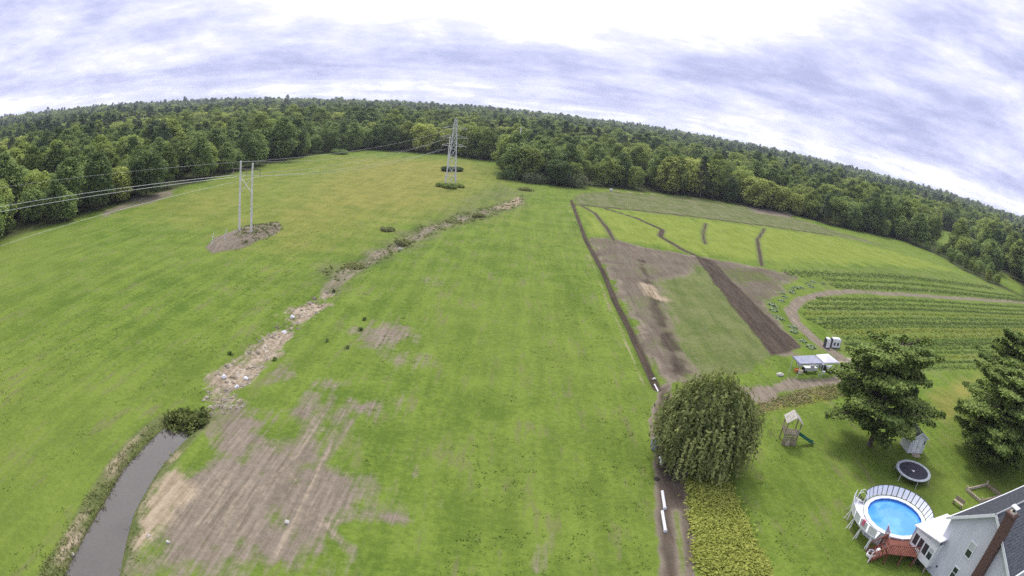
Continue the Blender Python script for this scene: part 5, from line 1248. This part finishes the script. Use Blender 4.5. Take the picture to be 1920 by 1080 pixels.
def stone_mesh(seed, sx, sy, sz):
    r = np.random.default_rng(seed); u = 6; v = 9; vs = [(0, 0, -sz * 0.4)]
    for i in range(1, u):
        for j in range(v):
            th = math.pi * i / u; ph = 2 * math.pi * j / v; k = r.uniform(0.8, 1.15)
            vs.append((sx * k * math.sin(th) * math.cos(ph), sy * k * math.sin(th) * math.sin(ph), -sz * 0.4 + sz * (1 - math.cos(th)) / 2 * 1.4 * k))
    vs.append((0, 0, sz)); fs = [(0, 1 + (j + 1) % v, 1 + j) for j in range(v)]
    for i in range(u - 2):
        for j in range(v): a = 1 + i * v + j; b_ = 1 + i * v + (j + 1) % v; fs.append((a, b_, b_ + v, a + v))
    n = len(vs) - 1; fs += [(1 + (u - 2) * v + j, 1 + (u - 2) * v + (j + 1) % v, n) for j in range(v)]
    me = bpy.data.meshes.new('stone'); me.from_pydata(vs, [], fs); me.update(); return me
obj('lump', stone_mesh(3, 0.6, 0.4, 0.4), STONE, rk)

# ------------------------------------------------------------------ white boulders and the rubble of the ditch
for i, (p, s, lab) in enumerate([((-28.88, 71.90), 0.34, 'white boulder highest in the stony ditch'), ((-27.94, 66.58), 0.34, 'white boulder second highest in the stony ditch'), ((-29.42, 51.67), 0.33, 'white boulder on the left rim of the stony ditch'),
        ((-26.85, 52.11), 0.32, 'white boulder on the right side of the lower ditch'), ((-27.15, 50.36), 0.32, 'white boulder lowest in the stony ditch'), ((-14.08, 30.84), 0.24, 'lone white stone on the bare earth patch'),
        ((-21.54, 25.19), 0.18, 'white stone at the lower left of the bare earth patch'), ((-23.16, 25.04), 0.16, 'small white stone on the sand beside the stream'), ((-28.19, 20.56), 0.18, 'small white stone on the left stream bank'), ((-22.74, 115.33), 0.5, 'white stone in the middle of the swale'),
        ((17.83, 64.32), 0.3, 'white stone beside the track above the willow'), ((36.73, 249.56), 1.0, 'white block on the far headland by the wood')]):
    tag(obj('boulder', stone_mesh(30 + i, s, s * 0.85, s * 1.0), WHITE2 if i < 5 else STONE, None, (p[0], p[1], gz(*p) - 0.02), (0, 0, i)), lab, 'boulder', 'white stones')
r_ = np.random.default_rng(5)
pts = np.vstack([sample_poly(DITCH, 330, r_), sample_poly([(-28.39, 44.11), (-28.48, 47.36), (-25.97, 47.48), (-23.57, 46.27), (-24.94, 44.04), (-27.07, 42.83)], 120, r_)])
base = [stone_mesh(60 + k, 1, 0.8, 0.7) for k in range(4)]
bv = [np.array([v.co for v in b_.vertices]) for b_ in base]; bfq = [[tuple(p.vertices) for p in b_.polygons] for b_ in base]
Vs, Fs, off = [], [], 0
zz = ground_z(pts[:, 0], pts[:, 1])
for i, (p, z) in enumerate(zip(pts, zz)):
    k = i % 4; s = r_.gamma(1.2, 0.085) + 0.04; a = r_.uniform(0, 6.28)
    v = bv[k] * s; v = np.stack([v[:, 0] * math.cos(a) - v[:, 1] * math.sin(a), v[:, 0] * math.sin(a) + v[:, 1] * math.cos(a), v[:, 2]], 1) + [p[0], p[1], z - 0.25 * s]
    Vs.append(v); Fs += [tuple(q + off for q in f) for f in bfq[k]]; off += len(v)
me = bpy.data.meshes.new('ditch_rubble'); me.from_pydata(np.vstack(Vs).tolist(), [], Fs); me.update()
tag(obj('ditch_rubble', me, RUBBLE), 'pale tan stones lining the drainage ditch', 'rubble', kind='stuff')

# ------------------------------------------------------------------ pipes and bits along the dirt track
for i, (a, b_, r, lab) in enumerate([((13.98, 39.96), (13.76, 37.52), 0.13, 'white pipe lying on the dirt track, upper of the two long ones'), ((13.47, 37.14), (13.28, 34.56), 0.13, 'white pipe lying on the dirt track, lower of the two long ones'), ((14.81, 45.56), (14.74, 44.37), 0.12, 'short white pipe on the track just below the willow'), ((17.63, 62.93), (17.70, 60.93), 0.09, 'thin white pipe at the track edge above the willow')]):
    o = thing('pipe', lab, 'pipe', (a[0], a[1], gz(*a) + r), 0, 'white pipes on the dirt track')
    e = (b_[0] - a[0], b_[1] - a[1], gz(*b_) - gz(*a))
    MB().tube([(0, 0, 0), e], r, 10).build('tube', WHITE2, o); MB().tube([(e[0] * 0.97, e[1] * 0.97, e[2]), (e[0] * 1.0, e[1] * 1.0, e[2])], r * 1.2, 10).build('collar', WHITE, o)
p = (14.57, 47.35)
bl = thing('barrel', 'pale blue-grey barrel beside the track under the willow edge', 'barrel', (p[0], p[1], gz(*p)), 0)
BARREL = mat('blue_grey_plastic', (0.36, 0.40, 0.52), 0.5, 0.4, var=0.2)
MB().tube([(0, 0, 0), (0, 0, 0.3), (0, 0, 0.7), (0, 0, 1.0)], [0.34, 0.38, 0.38, 0.34], 14).build('drum', BARREL, bl); MB().tube([(0, 0, 1.0), (0, 0, 1.03)], 0.3, 14).build('lid', WHITE2, bl)
for p, s, lab in (((13.88, 42.06), 0.35, 'dark clump of debris on the left of the track below the barrel'), ((15.21, 42.13), 0.35, 'dark clump of debris in the middle of the track'),):
    tag(obj('debris', stone_mesh(88, s * 0.7, s, s * 0.4), mat('dark_debris', (0.05, 0.04, 0.035), 0.9), None, (p[0], p[1], gz(*p))), lab, 'debris', 'debris on the track')
for i, (p, lab) in enumerate([((-18.77, 72.66), 'dark weed tuft on the upper edge of the middle bare patch'), ((-18.24, 62.92), 'dark weed tuft left of the middle bare patch'), ((-27.07, 85.25), 'dark weed tuft beside the top of the stony ditch'), ((-18.29, 68.99), 'small dark weed tuft on the middle bare patch'), ((-21.31, 64.10), 'small dark weed tuft between ditch and bare patch'), ((-25.40, 57.20), 'small dark weed tuft on the right rim of the ditch'), ((-31.02, 56.67), 'small dark weed tuft on the left rim of the ditch')]):
    r = np.random.default_rng(400 + i); n = 40; d = r.normal(size=(n, 3)) * [0.13, 0.13, 0.10] + [0, 0, 0.18]
    me = leaf_mesh('weed_tuft', [leaves(d, r.normal(size=(n, 3)) + [0, 0, 0.5], 0.16, 0.2 + r.normal(size=n) * 0.15, 2.0, r)])
    tag(obj('weed_tuft', me, LEAF[2], None, (p[0], p[1], gz(*p))), lab, 'weed', 'weed tufts in the meadow')
